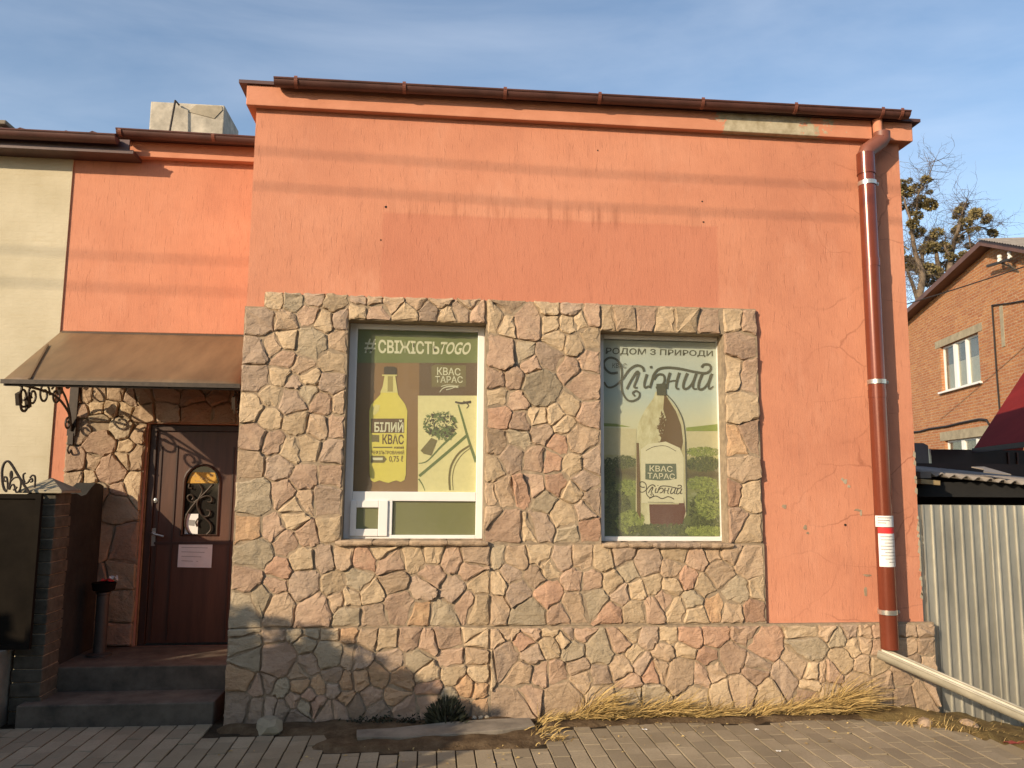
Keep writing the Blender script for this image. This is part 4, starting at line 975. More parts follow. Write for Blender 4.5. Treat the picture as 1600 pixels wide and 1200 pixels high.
# ------------------------------------------------------------------ posters behind the glass (flat print)
PYP = FY+0.032
_pm = {}
def ink(name, c, rough=0.6):
    if name not in _pm: _pm[name] = flat('print_'+name, c, rough)
    return _pm[name]
class Art:
    def __init__(s, root): s.root = root; s.k = 1
    def y(s, layer): return PYP-0.0012*layer
    def poly(s, name, pts, m, layer):
        b = MB(); b.prism([pxz(px, py, PYP) for px, py in pts], s.y(layer)-.0004, s.y(layer)); return b.build(name, m, s.root)
    def ribbon(s, name, strokes, m, layer, f):
        b = MB(); y = s.y(layer)
        for pts, w in strokes:
            q = catmull([Vector((*f(*p), 0)) for p in pts], 6); n = len(q)
            ws = w if isinstance(w, (list, tuple)) else (w, w)
            V = []
            for i in range(n):
                d = (q[min(i+1, n-1)]-q[max(i-1, 0)]); d.normalize(); t = i/(n-1)
                ww = (ws[0]*(1-t)+ws[1]*t)/2; nn = Vector((-d.y, d.x, 0))*ww
                for sgn in (1, -1):
                    X = q[i]+nn*sgn; x, z = pxz(X.x, X.y, PYP); V.append((x, y-random.random()*1e-4, z))
            F = []
            for i in range(n-1): F.append((2*i, 2*i+1, 2*i+3, 2*i+2))
            b.add(V, F)
        return b.build(name, m, s.root)
    def text(s, body, quad, m, layer, bold=0.012, shear=0.0, name='lettering'):
        cu = bpy.data.curves.new('lettering', 'FONT'); cu.body = body; cu.resolution_u = 3; cu.offset = bold
        o = bpy.data.objects.new('lettering', cu); COL.objects.link(o); bpy.context.view_layer.update()
        dg = bpy.context.evaluated_depsgraph_get(); me = bpy.data.meshes.new_from_object(o.evaluated_get(dg))
        bpy.data.objects.remove(o); bpy.data.curves.remove(cu)
        xs = [v.co.x for v in me.vertices]; ys = [v.co.y for v in me.vertices]
        a, c, e, f = min(xs), max(xs), min(ys), max(ys)
        tl, tr, br, bl = [Vector(q) for q in quad]; y = s.y(layer)
        for v in me.vertices:
            u = (v.co.x-a)/(c-a); w = (v.co.y-e)/(f-e)
            p = (bl*(1-u)+br*u)*(1-w)+(tl*(1-u)+tr*u)*w; p.x += shear*(w-.5)
            x, z = pxz(p.x, p.y, PYP); v.co = Vector((x, y, z))-wloc(s.root)
        me.name = name; me.materials.clear(); me.materials.append(m)
        o = bpy.data.objects.new(name, me); COL.objects.link(o); o.parent = s.root; return o
def rect(x0, y0, x1, y1): return [(x0, y0), (x1, y0), (x1, y1), (x0, y1)]
def poster_root(name, px0, py0, px1, py1, m, label):
    (x0, z1), (x1, z0) = pxz(px0, py0, PYP), pxz(px1, py1, PYP)
    b = MB(); b.box(x0, x1, PYP+.0005, PYP+.0025, z0, z1)
    o = b.build(name, m, origin=((x0+x1)/2, PYP, z0)); return tag(o, label, 'poster')
def printed_leaf(name, a, b_):
    if name not in _pm: _pm[name] = leaf_material('print_'+name, a, b_)
    return _pm[name]
def leafy(art, name, cx, cy, rx, ry, n, sz, m, layer, seed, prof=None):
    rr = random.Random(seed); b = MB(); y = art.y(layer)
    for k in range(n):
        a = rr.uniform(0, 2*math.pi); r = math.sqrt(rr.random()); px, py = cx+rx*r*math.cos(a), cy+ry*r*math.sin(a)
        t = rr.uniform(0, 2*math.pi); s_ = sz*rr.uniform(.5, 1.3); P = []
        for (u, v) in ((-1, 0), (0, -.35), (1, 0), (0, .35)):
            x, z = pxz(px+s_*(u*math.cos(t)-v*math.sin(t)), py+s_*(u*math.sin(t)+v*math.cos(t)), PYP); P.append((x, y-.0003*rr.random(), z))
        b.add(P, [(0, 1, 2, 3)])
    return b.build(name, m, art.root)
cG, cB, cD, cC = ink('leaf_green', (0.14, 0.17, 0.045)), ink('ochre_brown', (0.225, 0.125, 0.045)), ink('dark_brown', (0.11, 0.063, 0.024)), ink('cream', (0.66, 0.60, 0.30))
cW = ink('warm_white', (0.62, 0.60, 0.42)); cY = ink('lemon', (0.64, 0.55, 0.10)); cYl = ink('pale_lemon', (0.62, 0.56, 0.22)); cBk = ink('brown_black', (0.06, 0.045, 0.025)); cGr = ink('bike_green', (0.12, 0.16, 0.05)); cOl = ink('olive', (0.16, 0.13, 0.045))
p1 = poster_root('poster', 555, 514, 747, 769, cB, 'brown and green poster with yellow bottle and bicycle, left window')
a1 = Art(p1)
a1.poly('header_band', rect(555, 514, 747, 567), cG, 1); a1.poly('side_panel', rect(655, 567.2, 747, 618), cD, 1); a1.poly('photo_panel', rect(653, 618.2, 747, 769), cC, 1)
a1.text('СВІЖІСТЬ', [(591, 530.5), (686.5, 534), (686.5, 554), (591, 552)], cW, 2, .028)
a1.text('TOGO', [(687, 534), (735.5, 535), (735.5, 554.5), (687, 553.5)], cW, 2, .026, 5)
a1.text('#', [(570, 529), (587, 530), (587, 552), (570, 551.5)], cW, 2, .01, 3)
# crest: КВАС ТАРАС
a1.poly('crest', [(674, 572), (682, 569.5), (700, 571), (728, 571), (728, 604), (712, 605.5), (698, 606), (686, 604.5), (674.5, 605)], cOl, 2)
a1.text('КВАС', [(683, 573.5), (719.5, 575.5), (719.5, 587), (683, 586)], cW, 3, .012); a1.text('ТАРАС', [(680, 587.5), (723, 588), (723, 598.5), (680, 598)], cW, 3, .012)
a1.ribbon('crest_wheat', [([(687, 613), (692, 607), (702, 604), (716, 605)], (1, 2.2)), ([(689, 604), (700, 601.5), (714, 603)], (1.2, .6)), ([(697, 609), (706, 607), (717, 602)], (1.6, .5))], cW, 4, lambda x, y: (x, y))
# bottle
bot = [(601, 587), (598, 604), (594, 617), (580, 632), (577, 642), (577.5, 740), (579, 750), (585, 753.5), (593, 750.5), (600, 753), (607, 754.5), (614, 752), (619, 750.5), (626, 753), (632, 750), (634, 742), (636.5, 642), (633, 632), (622, 617), (620, 604), (617.5, 587)]
a1.poly('bottle', bot, cY, 2)
a1.poly('bottle_neck', [(601, 587), (598, 604), (594, 613.5), (621.5, 613.5), (620, 604), (617.5, 587)], cYl, 3)
a1.poly('bottle_shade', [(606, 588), (605.5, 612), (614, 612), (614, 588)], ink('neck_shade', (0.33, 0.27, 0.09)), 4)
a1.poly('bottle_highlight', [(582, 637), (587, 632), (594, 633), (592, 642), (584, 650)], cYl, 3)
a1.poly('bottle_cap', [(600, 574), (604, 572.5), (616, 573), (619.5, 575), (619.5, 585), (600, 584.5)], cBk, 3)
a1.poly('bottle_collar', rect(597, 585.5, 620.5, 587.5), cYl, 4)
a1.poly('label_plate', rect(580, 654, 631.5, 676.5), cD, 3)
a1.text('БІЛИЙ', [(585, 655.5), (630.5, 656), (630.5, 675.5), (585, 675)], cW, 4, .03)
a1.text('КВАС', [(597.5, 678.5), (631, 679), (631, 694.5), (597.5, 694)], cD, 3, .026)
a1.poly('label_mark', [(581, 679), (592.5, 680), (592.5, 691), (586, 690), (581, 691)], cOl, 3)
a1.text('живий', [(615, 696.5), (631, 696.5), (631, 701), (615, 701)], cD, 3, .02)
a1.poly('label_rule', rect(583, 698, 613, 700), cOl, 3)
a1.text('НЕФІЛЬТРОВАНИЙ', [(580, 702.5), (631.5, 703), (631.5, 710.5), (580, 710)], cD, 3, .018)
a1.poly('label_arrow', [(579.5, 712), (600, 712), (604.5, 717.5), (600, 723), (579.5, 723)], cOl, 3)
a1.poly('label_arrow_line', rect(582, 715, 598, 719), cW, 4)
a1.text('0,75 ℓ', [(608, 712), (630, 712), (630, 723), (608, 723)], cD, 3, .014)
# bicycle with flowers
Q = lambda x, y: (x, y)
a1.ribbon('bicycle_frame', [([(716, 632), (722, 652), (733, 690), (744, 722)], (2.5, 5)), ([(730, 680), (700, 706), (655, 744)], (4.5, 4.5)), ([(713, 676), (690, 697), (668, 720), (654, 724)], (4, 1.2)), ([(654, 748), (660, 757), (664, 767)], (2.5, 1))], cGr, 2, Q)
a1.ribbon('bicycle_wheel', [([(736, 695), (718, 707), (706, 725), (702, 745), (703, 766)], 3), ([(737, 699), (722, 710), (711, 727), (707, 745), (708, 766)], 1)], cOl, 3, Q)
a1.ribbon('handlebar', [([(711, 628), (720, 630), (728, 629), (736, 628)], (3, 4)), ([(724, 627), (732, 633), (729, 638)], (2, 1))], cBk, 3, Q)
a1.poly('basket', [(674, 684), (683, 688), (674, 712), (662, 709), (657, 704)], cOl, 3)
leafy(a1, 'flower_bunch', 687, 662, 26, 19, 260, 4, cGr, 4, 5); leafy(a1, 'flower_bunch', 689, 664, 27, 19, 90, 3.2, cBk, 5, 6); leafy(a1, 'flower_bunch', 686, 658, 22, 14, 70, 3, cC, 6, 7); leafy(a1, 'flower_bunch', 694, 680, 13, 8, 60, 3.5, cGr, 4, 8)

def print_noise(name, a, b_, sc):
    t = NT('print_'+name); return t.done(t.ramp(t.noise(t.pos((1.6, 1, .7)), sc, 6, .7), [(.36, a), (.62, b_)]), .6)
# right poster: printed landscape with a dark bottle
t = NT('print_landscape'); sx = t.n('ShaderNodeSeparateXYZ'); t.l(t.n('ShaderNodeNewGeometry').outputs['Position'], sx.inputs[0])
z_t, z_b = pxz(1030, 533, PYP)[1], pxz(1030, 838, PYP)[1]
mr = t.n('ShaderNodeMapRange'); mr.inputs[1].default_value = z_b; mr.inputs[2].default_value = z_t; t.l(t.math('ADD', sx.outputs[2], t.math('MULTIPLY_ADD', t.noise(t.pos(), 7, 5, .7), .10, -.05)), mr.inputs[0])
cr = t.ramp(mr.outputs[0], [(0.0, (0.067, 0.085, 0.022)), (0.16, (0.134, 0.159, 0.043)), (0.25, (0.195, 0.207, 0.067)), (0.31, (0.085, 0.067, 0.027)), (0.355, (0.159, 0.146, 0.049)), (0.40, (0.415, 0.378, 0.171)), (0.45, (0.561, 0.525, 0.305)), (0.6, (0.512, 0.512, 0.366)), (0.72, (0.403, 0.476, 0.439)), (1.0, (0.464, 0.488, 0.421))])
cl = t.mix(t.ramp(t.noise(t.pos((3, 1, 8)), 2, 4), [(0.55, 0), (0.7, .35)]), cr, (0.60, 0.60, 0.47))
landscape = t.done(cl, 0.6)
p2 = poster_root('poster', 938, 531, 1130, 840, landscape, 'pale landscape poster with dark bottle and script lettering, right window')
a2 = Art(p2)
cK = ink('charcoal_olive', (0.075, 0.075, 0.045)); cBo = ink('bottle_brown', (0.13, 0.075, 0.025)); cBl = print_noise('bottle_amber', (0.40, 0.35, 0.18), (0.58, 0.55, 0.35), 9); cLab = ink('label_cream', (0.60, 0.56, 0.38)); cTe = ink('crest_green', (0.10, 0.125, 0.075)); cRed = ink('bottle_red_brown', (0.11, 0.035, 0.018)); cLg = printed_leaf('bright_leaf', (0.09, 0.12, 0.03), (0.30, 0.34, 0.09)); cDg = printed_leaf('deep_leaf', (0.03, 0.04, 0.015), (0.13, 0.15, 0.045)); cPal = ink('pale_beige', (0.50, 0.45, 0.27))
a2.poly('hill', [(1072, 668), (1090, 666), (1122, 662.5), (1122, 673.5), (1072, 673.5)], ink('hill_green', (0.22, 0.27, 0.06)), 1)
a2.poly('hill', [(941, 661), (962, 662), (985, 667), (941, 666)], ink('hill_green', (0.22, 0.27, 0.06)), 1)
a2.text('РОДОМ З ПРИРОДИ', [(947, 543), (1114, 548), (1114, 558.5), (946, 555)], cK, 1, .018)
bottle = [(1024, 612), (1021, 622), (1008, 640), (998, 660), (994, 690), (993, 800), (1002, 822), (1060, 824), (1072, 805), (1071, 690), (1069, 665), (1059, 640), (1044, 622), (1040, 612)]
a2.poly('bottle', bottle, cBl, 2)
a2.poly('bottle_dark', [(1038, 614), (1036, 640), (1041, 655), (1037, 672), (1031, 690), (1034, 702), (1064, 706), (1067, 690), (1064, 665), (1056, 643), (1044, 624)], cBo, 3)
a2.poly('bottle_dark', [(994, 692), (998, 692), (1000, 740), (1001, 812), (995, 800)], cBo, 3)
leafy(a2, 'bottle_shade', 1035, 672, 6, 28, 90, 4, cBo, 4, 9)
a2.ribbon('bottle_outline', [([(1041, 616), (1055, 632), (1067, 657), (1071, 690)], 1.6), ([(1071, 690), (1072, 760), (1072, 800)], (2.4, 1.6))], cK, 4, Q)
a2.poly('bottle_cap', [(1025, 600), (1040, 599), (1041, 618), (1026, 617.5)], cK, 6)
a2.poly('bottle_base', [(1014, 788), (1060, 788), (1068, 775), (1071, 800), (1066, 818), (1050, 823), (1016, 822)], cRed, 3)
a2.poly('label_panel', [(1001, 702), (1012, 694), (1040, 690), (1062, 700), (1068, 715), (1068, 786), (1002, 786)], cLab, 4)
a2.poly('crest', [(1008, 724.5), (1056, 724.5), (1057, 748), (1046, 750), (1030, 751), (1008, 749)], cTe, 5)
a2.text('КВАС', [(1014.5, 727), (1050.5, 728.5), (1050.5, 737.5), (1014.5, 736.5)], cLab, 6, .012); a2.text('ТАРАС', [(1011.5, 738.5), (1054, 740), (1054, 749), (1011.5, 747.5)], cLab, 6, .012)
SCR = [([(285, 520), (215, 525), (160, 480), (148, 420), (195, 375), (262, 385), (310, 440), (325, 520), (320, 620), (330, 710), (375, 785), (430, 800), (490, 768), (498, 722), (462, 700), (432, 722), (455, 752)], (24, 18)),
       ([(150, 612), (185, 662), (250, 655), (330, 585), (395, 495), (465, 450), (525, 465), (545, 508)], (18, 26)),
       ([(372, 682), (420, 590), (470, 515), (492, 520)], (22, 26)), ([(492, 515), (470, 590), (445, 660), (480, 668)], (28, 16)),
       ([(572, 535), (548, 620), (552, 668), (590, 650)], (28, 16)), ([(600, 468), (625, 462)], (22, 22)),
       ([(600, 672), (622, 600), (640, 540), (690, 485), (780, 470), (900, 482), (1040, 512), (1150, 525), (1200, 490), (1190, 445), (1135, 440), (1110, 470)], (24, 24)),
       ([(640, 590), (680, 540), (735, 545), (745, 600), (715, 650), (660, 670)], (20, 24)),
       ([(800, 520), (778, 600), (770, 680)], (28, 24)), ([(775, 612), (830, 600), (880, 600)], (14, 14)), ([(892, 520), (865, 610), (862, 670), (890, 680)], (28, 16)),
       ([(970, 525), (935, 620), (935, 675), (975, 672), (1020, 620), (1052, 535)], (28, 18)), ([(1058, 530), (1030, 620), (1030, 675), (1065, 680)], (28, 14)),
       ([(1120, 530), (1085, 620), (1085, 680), (1130, 676), (1175, 620), (1200, 540)], (28, 18)), ([(1215, 530), (1185, 620), (1185, 680), (1228, 655)], (28, 12))]
big = lambda x, y: (920+x/6.317, 500+y/6.317)
def scaled(S, k): return [(p, tuple(q*k for q in w)) for p, w in S]
a2.ribbon('script_lettering', [([big(*q) for q in p], tuple(v/6.317 for v in w)) for p, w in SCR], cK, 4, Q)
def small(x, y):
    u = (x-145)/(1230-145); v = (y-370)/(800-370); return (998.5+u*67.5, 752.5+v*24+u*2)
a2.ribbon('script_lettering', [([small(*q) for q in p], tuple(v*0.068 for v in w)) for p, w in SCR], cBk, 5, Q)
a2.ribbon('label_flourish', [([(1014, 779), (1024, 775), (1034, 779), (1044, 776), (1053, 780)], 1.6), ([(1012, 784.5), (1052, 785)], .7), ([(1009, 704), (1022, 698), (1040, 697), (1056, 705)], .9)], cBk, 5, Q)
a2.text('КВАС', [(957, 567.5), (979, 568), (978, 575.5), (956, 575)], cK, 6, .005)
a2.poly('field', [(941, 668), (995, 670), (992, 712), (941, 710)], cPal, 1); a2.poly('field', [(1073, 674), (1126, 674), (1126, 710), (1073, 713)], cPal, 1)
for (cx, cy, rx, ry, n, sz, m, l, sd) in ((1105, 800, 28, 34, 300, 5, cDg, 3, 1), (1108, 785, 22, 26, 170, 5, cLg, 4, 2), (1100, 830, 30, 8, 120, 6, cLg, 5, 3), (985, 815, 22, 18, 150, 6, cLg, 3, 4), (965, 800, 20, 34, 260, 6, cDg, 2, 5), (1035, 828, 55, 9, 200, 6, cDg, 4, 6), (950, 745, 12, 30, 160, 5, cDg, 2, 7), (1098, 725, 26, 12, 160, 5, cDg, 2, 8), (1098, 706, 27, 7, 140, 4, cLg, 2, 10), (975, 722, 18, 10, 120, 4, cDg, 2, 11), (1095, 755, 26, 10, 140, 4.5, cLg, 2, 12), (982, 762, 18, 12, 140, 5, cLg, 1, 13)):
    leafy(a2, 'printed_leaves', cx, cy, rx, ry, int(n*2.6), sz*.62, m, l, sd)
# labels wrapped round the downpipe
def wrap(px0, py0, px1, py1, m, name, parent=None, label=None, cat=None, a0=-1.15, a1=1.05, off=.0015):
    zt_, zb_ = at((px0+px1)/2, py0, PYc-PR).z, at((px0+px1)/2, py1, PYc-PR).z; b = MB(); n = 14; V = []
    for i in range(n+1):
        t_ = a0+(a1-a0)*i/n; rr_ = PR+off+(0.004 if i in (0, n) else 0)
        for z in (zb_, zt_): V.append((mx_+math.sin(t_)*rr_, PYc-math.cos(t_)*rr_, z))
    b.add(V, [(2*i, 2*i+2, 2*i+3, 2*i+1) for i in range(n)])
    o = b.build(name, m, parent, smooth=True, origin=(None if parent else (mx_, PYc-PR, zb_)))
    if label: tag(o, label, cat)
    return o
w1 = wrap(1361, 806, 1386, 823.5, M['paper'], 'pipe_notice', None, 'small torn white notice pasted on downpipe above the red band', 'notice', -1.45)
w2 = wrap(1364, 834, 1389, 886, M['paper'], 'pipe_notice', None, 'tall white notice with red top band pasted on downpipe', 'notice')
wrap(1364, 824.5, 1388, 834, M['redpaper'], 'red_band', w2)
rr = random.Random(4)
for k in range(9):
    y = 838+k*5; s_ = rr.uniform(.0, .5); wrap(1364, y, 1389, y+1.0, M['ink'], 'printed_line', w2, a0=-.9+s_*(k % 3), a1=.8 if k % 2 else .3+s_, off=.003)
for k in range(3): wrap(1361, 808.5+k*4, 1386, 809.7+k*4, M['ink'], 'printed_line', w1, a0=-1.1, a1=.5-.4*k, off=.003)
# ------------------------------------------------------------------ right-hand side: fence, shed, houses, tree
FNY = 5.735
fe = empty('metal_fence', (4.5, FNY, -.2), 'corrugated galvanised metal fence right of the shop', 'fence')
fz1 = at(1500, 789, FNY).z
def corr(x0, x1, y, z0f, z1, pitch, h):
    b = MB(); V = []; x = x0; n = 0
    prof = [(0, 0), (.72, 0), (.77, -h), (.90, -h), (1.0, 0)]
    while x < x1:
        for (u, d) in prof[:-1]: V += [(x+u*pitch, y+d, z0f(x)), (x+u*pitch, y+d, z1)]; n += 1
        x += pitch
    b.add(V, [(2*i, 2*i+2, 2*i+3, 2*i+1) for i in range(n-1)]); return b
XS = [(3.66, 4.275, 0.0), (4.255, 4.9, -.006), (4.88, 5.6, 0.0), (5.58, 6.6, -.006)]
for x0, x1, dy in XS:
    o = corr(x0, x1, FNY+dy, lambda x: zg(x, FNY)-.02, fz1, .0785, .013).build('sheet', M['zinc'], fe); so_ = o.modifiers.new('thickness', 'SOLIDIFY'); so_.thickness = .0012
b = MB(); b.box(3.67, 6.6, FNY+.03, FNY+.07, fz1-.16, fz1-.12); b.box(3.67, 6.6, FNY+.03, FNY+.07, .18, .22); b.build('rail', M['iron'], fe)
# lean-to roof and its dark inside
ls = empty('lean_to_shed', (5.2, 7.2, -.3), 'open lean-to with grey corrugated roof behind the metal fence', 'shed')
r0, r1 = at(1428, 737, 6.05), at(1600, 754, 6.05)
b = MB(); n = 170; V = []; xx1 = 8.2
for i in range(n+1):
    x = 3.67+(xx1-3.67)*i/n; zf = r0.z+(r1.z-r0.z)*(x-r0.x)/(r1.x-r0.x); w = .016*math.sin(2*math.pi*x/.105)
    for (y, dz) in ((6.05, 0), (8.6, .24)): V.append((x, y, zf+dz+w))
b.add(V, [(2*i, 2*i+2, 2*i+3, 2*i+1) for i in range(n)]); o = b.build('roof', M['slate'], ls, smooth=True); so_ = o.modifiers.new('thickness', 'SOLIDIFY'); so_.thickness = .010; so_.offset = -1
b = MB(); wq = [at(1537, 741, 6.03), at(1580, 741, 6.03), at(1538, 732.5, 6.6)]
b.add([wq[0]+Vector((0, 0, .02)), wq[1]+Vector((0, 0, .0)), wq[1]+Vector((0.02, .5, .07)), wq[2]+Vector((0, 0, .02))], [(0, 1, 2, 3)]); o = b.build('loose_sheet', M['slate'], ls); so_ = o.modifiers.new('thickness', 'SOLIDIFY'); so_.thickness = .008
b = MB(); b.box(3.67, 8.2, 8.4, 8.44, -.6, 1.84); b.build('back_wall', M['brown'], ls); b = MB(); b.box(8.16, 8.2, 5.9, 8.39, -.6, 1.5); b.build('side_wall', M['brown'], ls)
b = MB(); b.box(3.67, 8.15, 6.12, 6.20, r0.z-.20, r0.z-.08); b.build('beam', M['black'], ls)  # coloured black to stand in for the unlit gap under the roof
q0, q1 = at(1431, 757, 6.0), at(1460, 748, 6.0)
b = MB(); b.obox((q0+q1)/2+Vector((0, 0.05, -.004)), ((q1.x-q0.x)/2, 0, -.006), (0, .12, 0), (0.001, 0, .018)); tag(b.build('timber_block', M['wood'], origin=(q0+q1)/2), 'short timber block wedged under the corrugated roof edge', 'timber')
b = MB(); q2 = at(1443, 742, 6.04); b.obox(q2+Vector((0, .06, 0)), (.045, 0, 0), (0, .09, 0), (0, 0, .026)); tag(b.build('brick_piece', M['greypost'], origin=q2), 'small grey brick lying on timber block under roof', 'brick')
# dark brown shed with wine-red roof
rs = empty('red_roofed_shed', (8.5, 9.6, -.4), 'dark brown shed with wine red metal roof', 'shed')
s0, s1 = at(1452, 701.5, 9.6), at(1600, 703, 9.6)
b = MB(); b.box(s0.x, 16, 9.6, 9.66, -.5, s0.z-.002)
b.build('wall', M['brown'], rs)
for px in (1577, 1591):
    x = at(px, 715, 9.58).x; b = MB(); b.box(x-.012, x+.012, 9.585, 9.599, 1.0, s0.z-.03); b.build('batten', M['gutter'], rs)
x = at(1453, 715, 9.58).x; b = MB(); b.box(x-.012, x+.012, 9.57, 9.599, 1.0, s0.z); b.build('batten', M['galv'], rs)
ra_ = at(1522, 700, 9.5); rb2 = at(1600, 690, 8.3); rdir = (rb2-ra_); re_ = ra_+rdir*2.6
rr_ = at(1600, 581, 11.3); hip = ra_+(rr_-ra_)*1.5
b = MB(); b.add([ra_, re_, hip+rdir*1.6, hip], [(0, 1, 2, 3)])
b.add([ra_, hip, ra_+Vector((4.2, 4.5, 0))], [(0, 1, 2)])
o = b.build('roof', M['redroof'], rs); so_ = o.modifiers.new('thickness', 'SOLIDIFY'); so_.thickness = .012
nrm = (hip-ra_).cross(rdir).normalized()
if nrm.z < 0: nrm = -nrm
for k in ():
    p = ra_+rdir*(k*.32); q = hip+rdir*(k*.32); b = MB(); b.beam(p+nrm*.012, q+nrm*.012, .02, .022, nrm); b.build('roof_seam', M['redroof'], rs)
b = MB(); b.beam(ra_+Vector((0, .02, -.035)), re_+Vector((0, .02, -.035)), .03, .06); b.build('eaves_board', M['brown'], rs)
g0, g1 = at(1426, 692, 8.9), at(1450, 692, 8.9)
b = MB(); b.add([(g0.x-.1, 8.9, -.4), (g1.x, 8.9, -.4), (g1.x, 8.9, g0.z-.03), (g1.x-.06, 8.9, g0.z), (g0.x-.1, 8.9, g0.z), (g0.x-.1, 9.05, -.4), (g1.x, 9.05, -.4), (g1.x, 9.05, g0.z-.03), (g1.x-.06, 9.05, g0.z), (g0.x-.1, 9.05, g0.z)],
      [(0, 1, 2, 3, 4), (9, 8, 7, 6, 5), (0, 5, 6, 1), (1, 6, 7, 2), (2, 7, 8, 3), (3, 8, 9, 4), (4, 9, 5, 0)]); tag(b.build('grey_panel', M['greypost'], origin=(g0.x, 8.9, -.4)), 'grey cement board standing beside the dark brown shed', 'board')
# brick house seen end-on
U = ray(955, 765); U.z = 0; U.normalize(); N_ = Vector((-U.y, U.x, 0))     # N_ faces the street side
if N_.dot(Vector((0, 0, 0))-Vector((14.2, 19.8, 0))) < 0: N_ = -N_
HP = ray(1500, 565)*21.4; HP.z = 0
bh = empty('brick_house', HP, 'two storey red brick house with gable, behind the shed', 'building'); bh_e = bh
bh.rotation_euler = (0, 0, math.atan2(-U.y, -U.x)); 
def hw(s, d, z): return HP+U*s-N_*d+Vector((0, 0, z))            # s along wall (away), d into the house
def on_house(px, py, d=0.0):
    r_ = ray(px, py); P = HP-N_*d
    det = r_.x*(-U.y)-(-U.x)*r_.y
    tt = (P.x*(-U.y)-(-U.x)*P.y)/det; X = r_*tt
    return (X-P).dot(U), H0+X.z
def hbuild(b, name, m, parent=None):
    """vertices given in (s, d, z) of the gable wall -> object in the house's own axes"""
    me = bpy.data.meshes.new(name); inv = bh.rotation_euler.to_matrix().inverted()
    me.from_pydata([tuple(inv @ (hw(v.x, v.y, v.z)-HP)) for v in b.v], [], b.f); me.materials.append(m)
    bm = bmesh.new(); bm.from_mesh(me); bmesh.ops.recalc_face_normals(bm, faces=bm.faces); bm.to_mesh(me); bm.free()
    o = bpy.data.objects.new(name, me); COL.objects.link(o); o.parent = parent or bh; return o
uw = (on_house(1528, 520)[0], on_house(1468, 540)[0]); uz1 = 5.50; uz0 = 4.22
lw = (-1.5, 1.32); lz1, lz0 = 2.84, 1.45
ap_s, ap_z = on_house(1553, 383); fa_s, fa_z = on_house(1413, 508); ne_s, ne_z = on_house(1600, 391)
k_near = (ap_z-ne_z)/(ap_s-ne_s); k_far = (ap_z-fa_z)/(fa_s-ap_s)
FS, NS = 5.2, -5.6
def roofz(s): return ap_z-(s-ap_s)*k_far if s > ap_s else ap_z-(ap_s-s)*k_near
holes = [(uw[0], uw[1], uz0, uz1), (lw[0], lw[1], lz0, lz1)]
b = MB(); zlow = roofz(NS)-.01
holed(b, [NS, FS], [-1.5, zlow], holes, lambda u, d, z: Vector((u, d, z)), .14)
b.add([(NS, 0, zlow), (ap_s, 0, ap_z), (FS, 0, roofz(FS)), (FS, 0, zlow)], [(0, 1, 2, 3)])
b.add([(NS, 0, -1.5), (NS, 9, -1.5), (NS, 9, zlow), (NS, 0, zlow)], [(0, 1, 2, 3)]); b.add([(FS, 0, -1.5), (FS, 9, -1.5), (FS, 9, roofz(FS)), (FS, 0, roofz(FS))], [(0, 1, 2, 3)])
hbuild(b, 'wall', M['brick'])
b = MB(); T_ = .14
for (sa, sb) in ((NS-.3, ap_s), (ap_s, FS+.4)):
    za, zb_ = roofz(sa), roofz(sb)
    b.add([(sa, -.32, za), (sb, -.32, zb_), (sb, -.32, zb_+T_), (sa, -.32, za+T_), (sa, 9, za), (sb, 9, zb_), (sb, 9, zb_+T_), (sa, 9, za+T_)], [(0, 1, 2, 3), (7, 6, 5, 4), (0, 4, 5, 1), (3, 2, 6, 7), (0, 3, 7, 4), (1, 5, 6, 2)])
hr = hbuild(b, 'roof', M['roofbrown'])
b = MB(); sa, sb = NS-.3, ap_s; V = []; n = 60
for i in range(n+1):
    s = sa+(sb-sa)*i/n; w = .02*math.sin(i*1.57*2)
    for d in (-.40, 3): V.append((s, d, roofz(s)+T_+.02+(.022 if i % 2 else -.004)))
b.add(V, [(2*i, 2*i+2, 2*i+3, 2*i+1) for i in range(n)]); hbuild(b, 'roof_sheet', M['slate'], hr)
def hwin(s0, s1, z0, z1, bars):
    b = MB(); d0, d1 = .09, .14; w = .055
    b.box(s0, s0+w, d0, d1, z0, z1); b.box(s1-w, s1, d0, d1, z0, z1); b.box(s0+w, s1-w, d0, d1, z1-w, z1); b.box(s0+w, s1-w, d0, d1, z0, z0+w)
    fo_ = hbuild(b, 'window_frame', M['white'])
    for (u, ww) in bars:
        s = s0+(s1-s0)*u; b = MB(); b.box(s-ww/2, s+ww/2, d0-.03, d1-.002, z0+.03, z1-.03); hbuild(b, 'mullion', M['white'], fo_)
    us = [0]+[u for u, _ in bars]+[1]
    for a, c in zip(us, us[1:]):
        b = MB(); b.box(s0+(s1-s0)*a+.03, s0+(s1-s0)*c-.03, d1-.03, d1-.02, z0+.03, z1-.03); hbuild(b, 'pane', HG, fo_)
    b = MB(); b.box(s0-.1, s1+.1, .16, .19, z0-.1, z1+.1); hbuild(b, 'room_backing', M['black'])
    b = MB(); b.box(s0+(s1-s0)*.05, s1-(s1-s0)*.05, .145, .155, z0+.05, z0+(z1-z0)*.58); hbuild(b, 'net_curtain', ink('net_curtain', (0.33, 0.29, 0.22)), fo_)
HG = NT('house_window_glass').done((0.03, 0.03, 0.032), 0.05, spec=0.5)
HG = M['glass']
hwin(uw[0], uw[1], uz0, uz1, ((.36, .09), (.66, .16))); hwin(lw[0], lw[1], lz0, lz1, ((.33, .1), (.63, .16)))
def wedge(s0, s1, z0, z1, d, m, name):
    b = MB(); b.box(s0, s1, -d, .02, z0, z1); return hbuild(b, name, m)
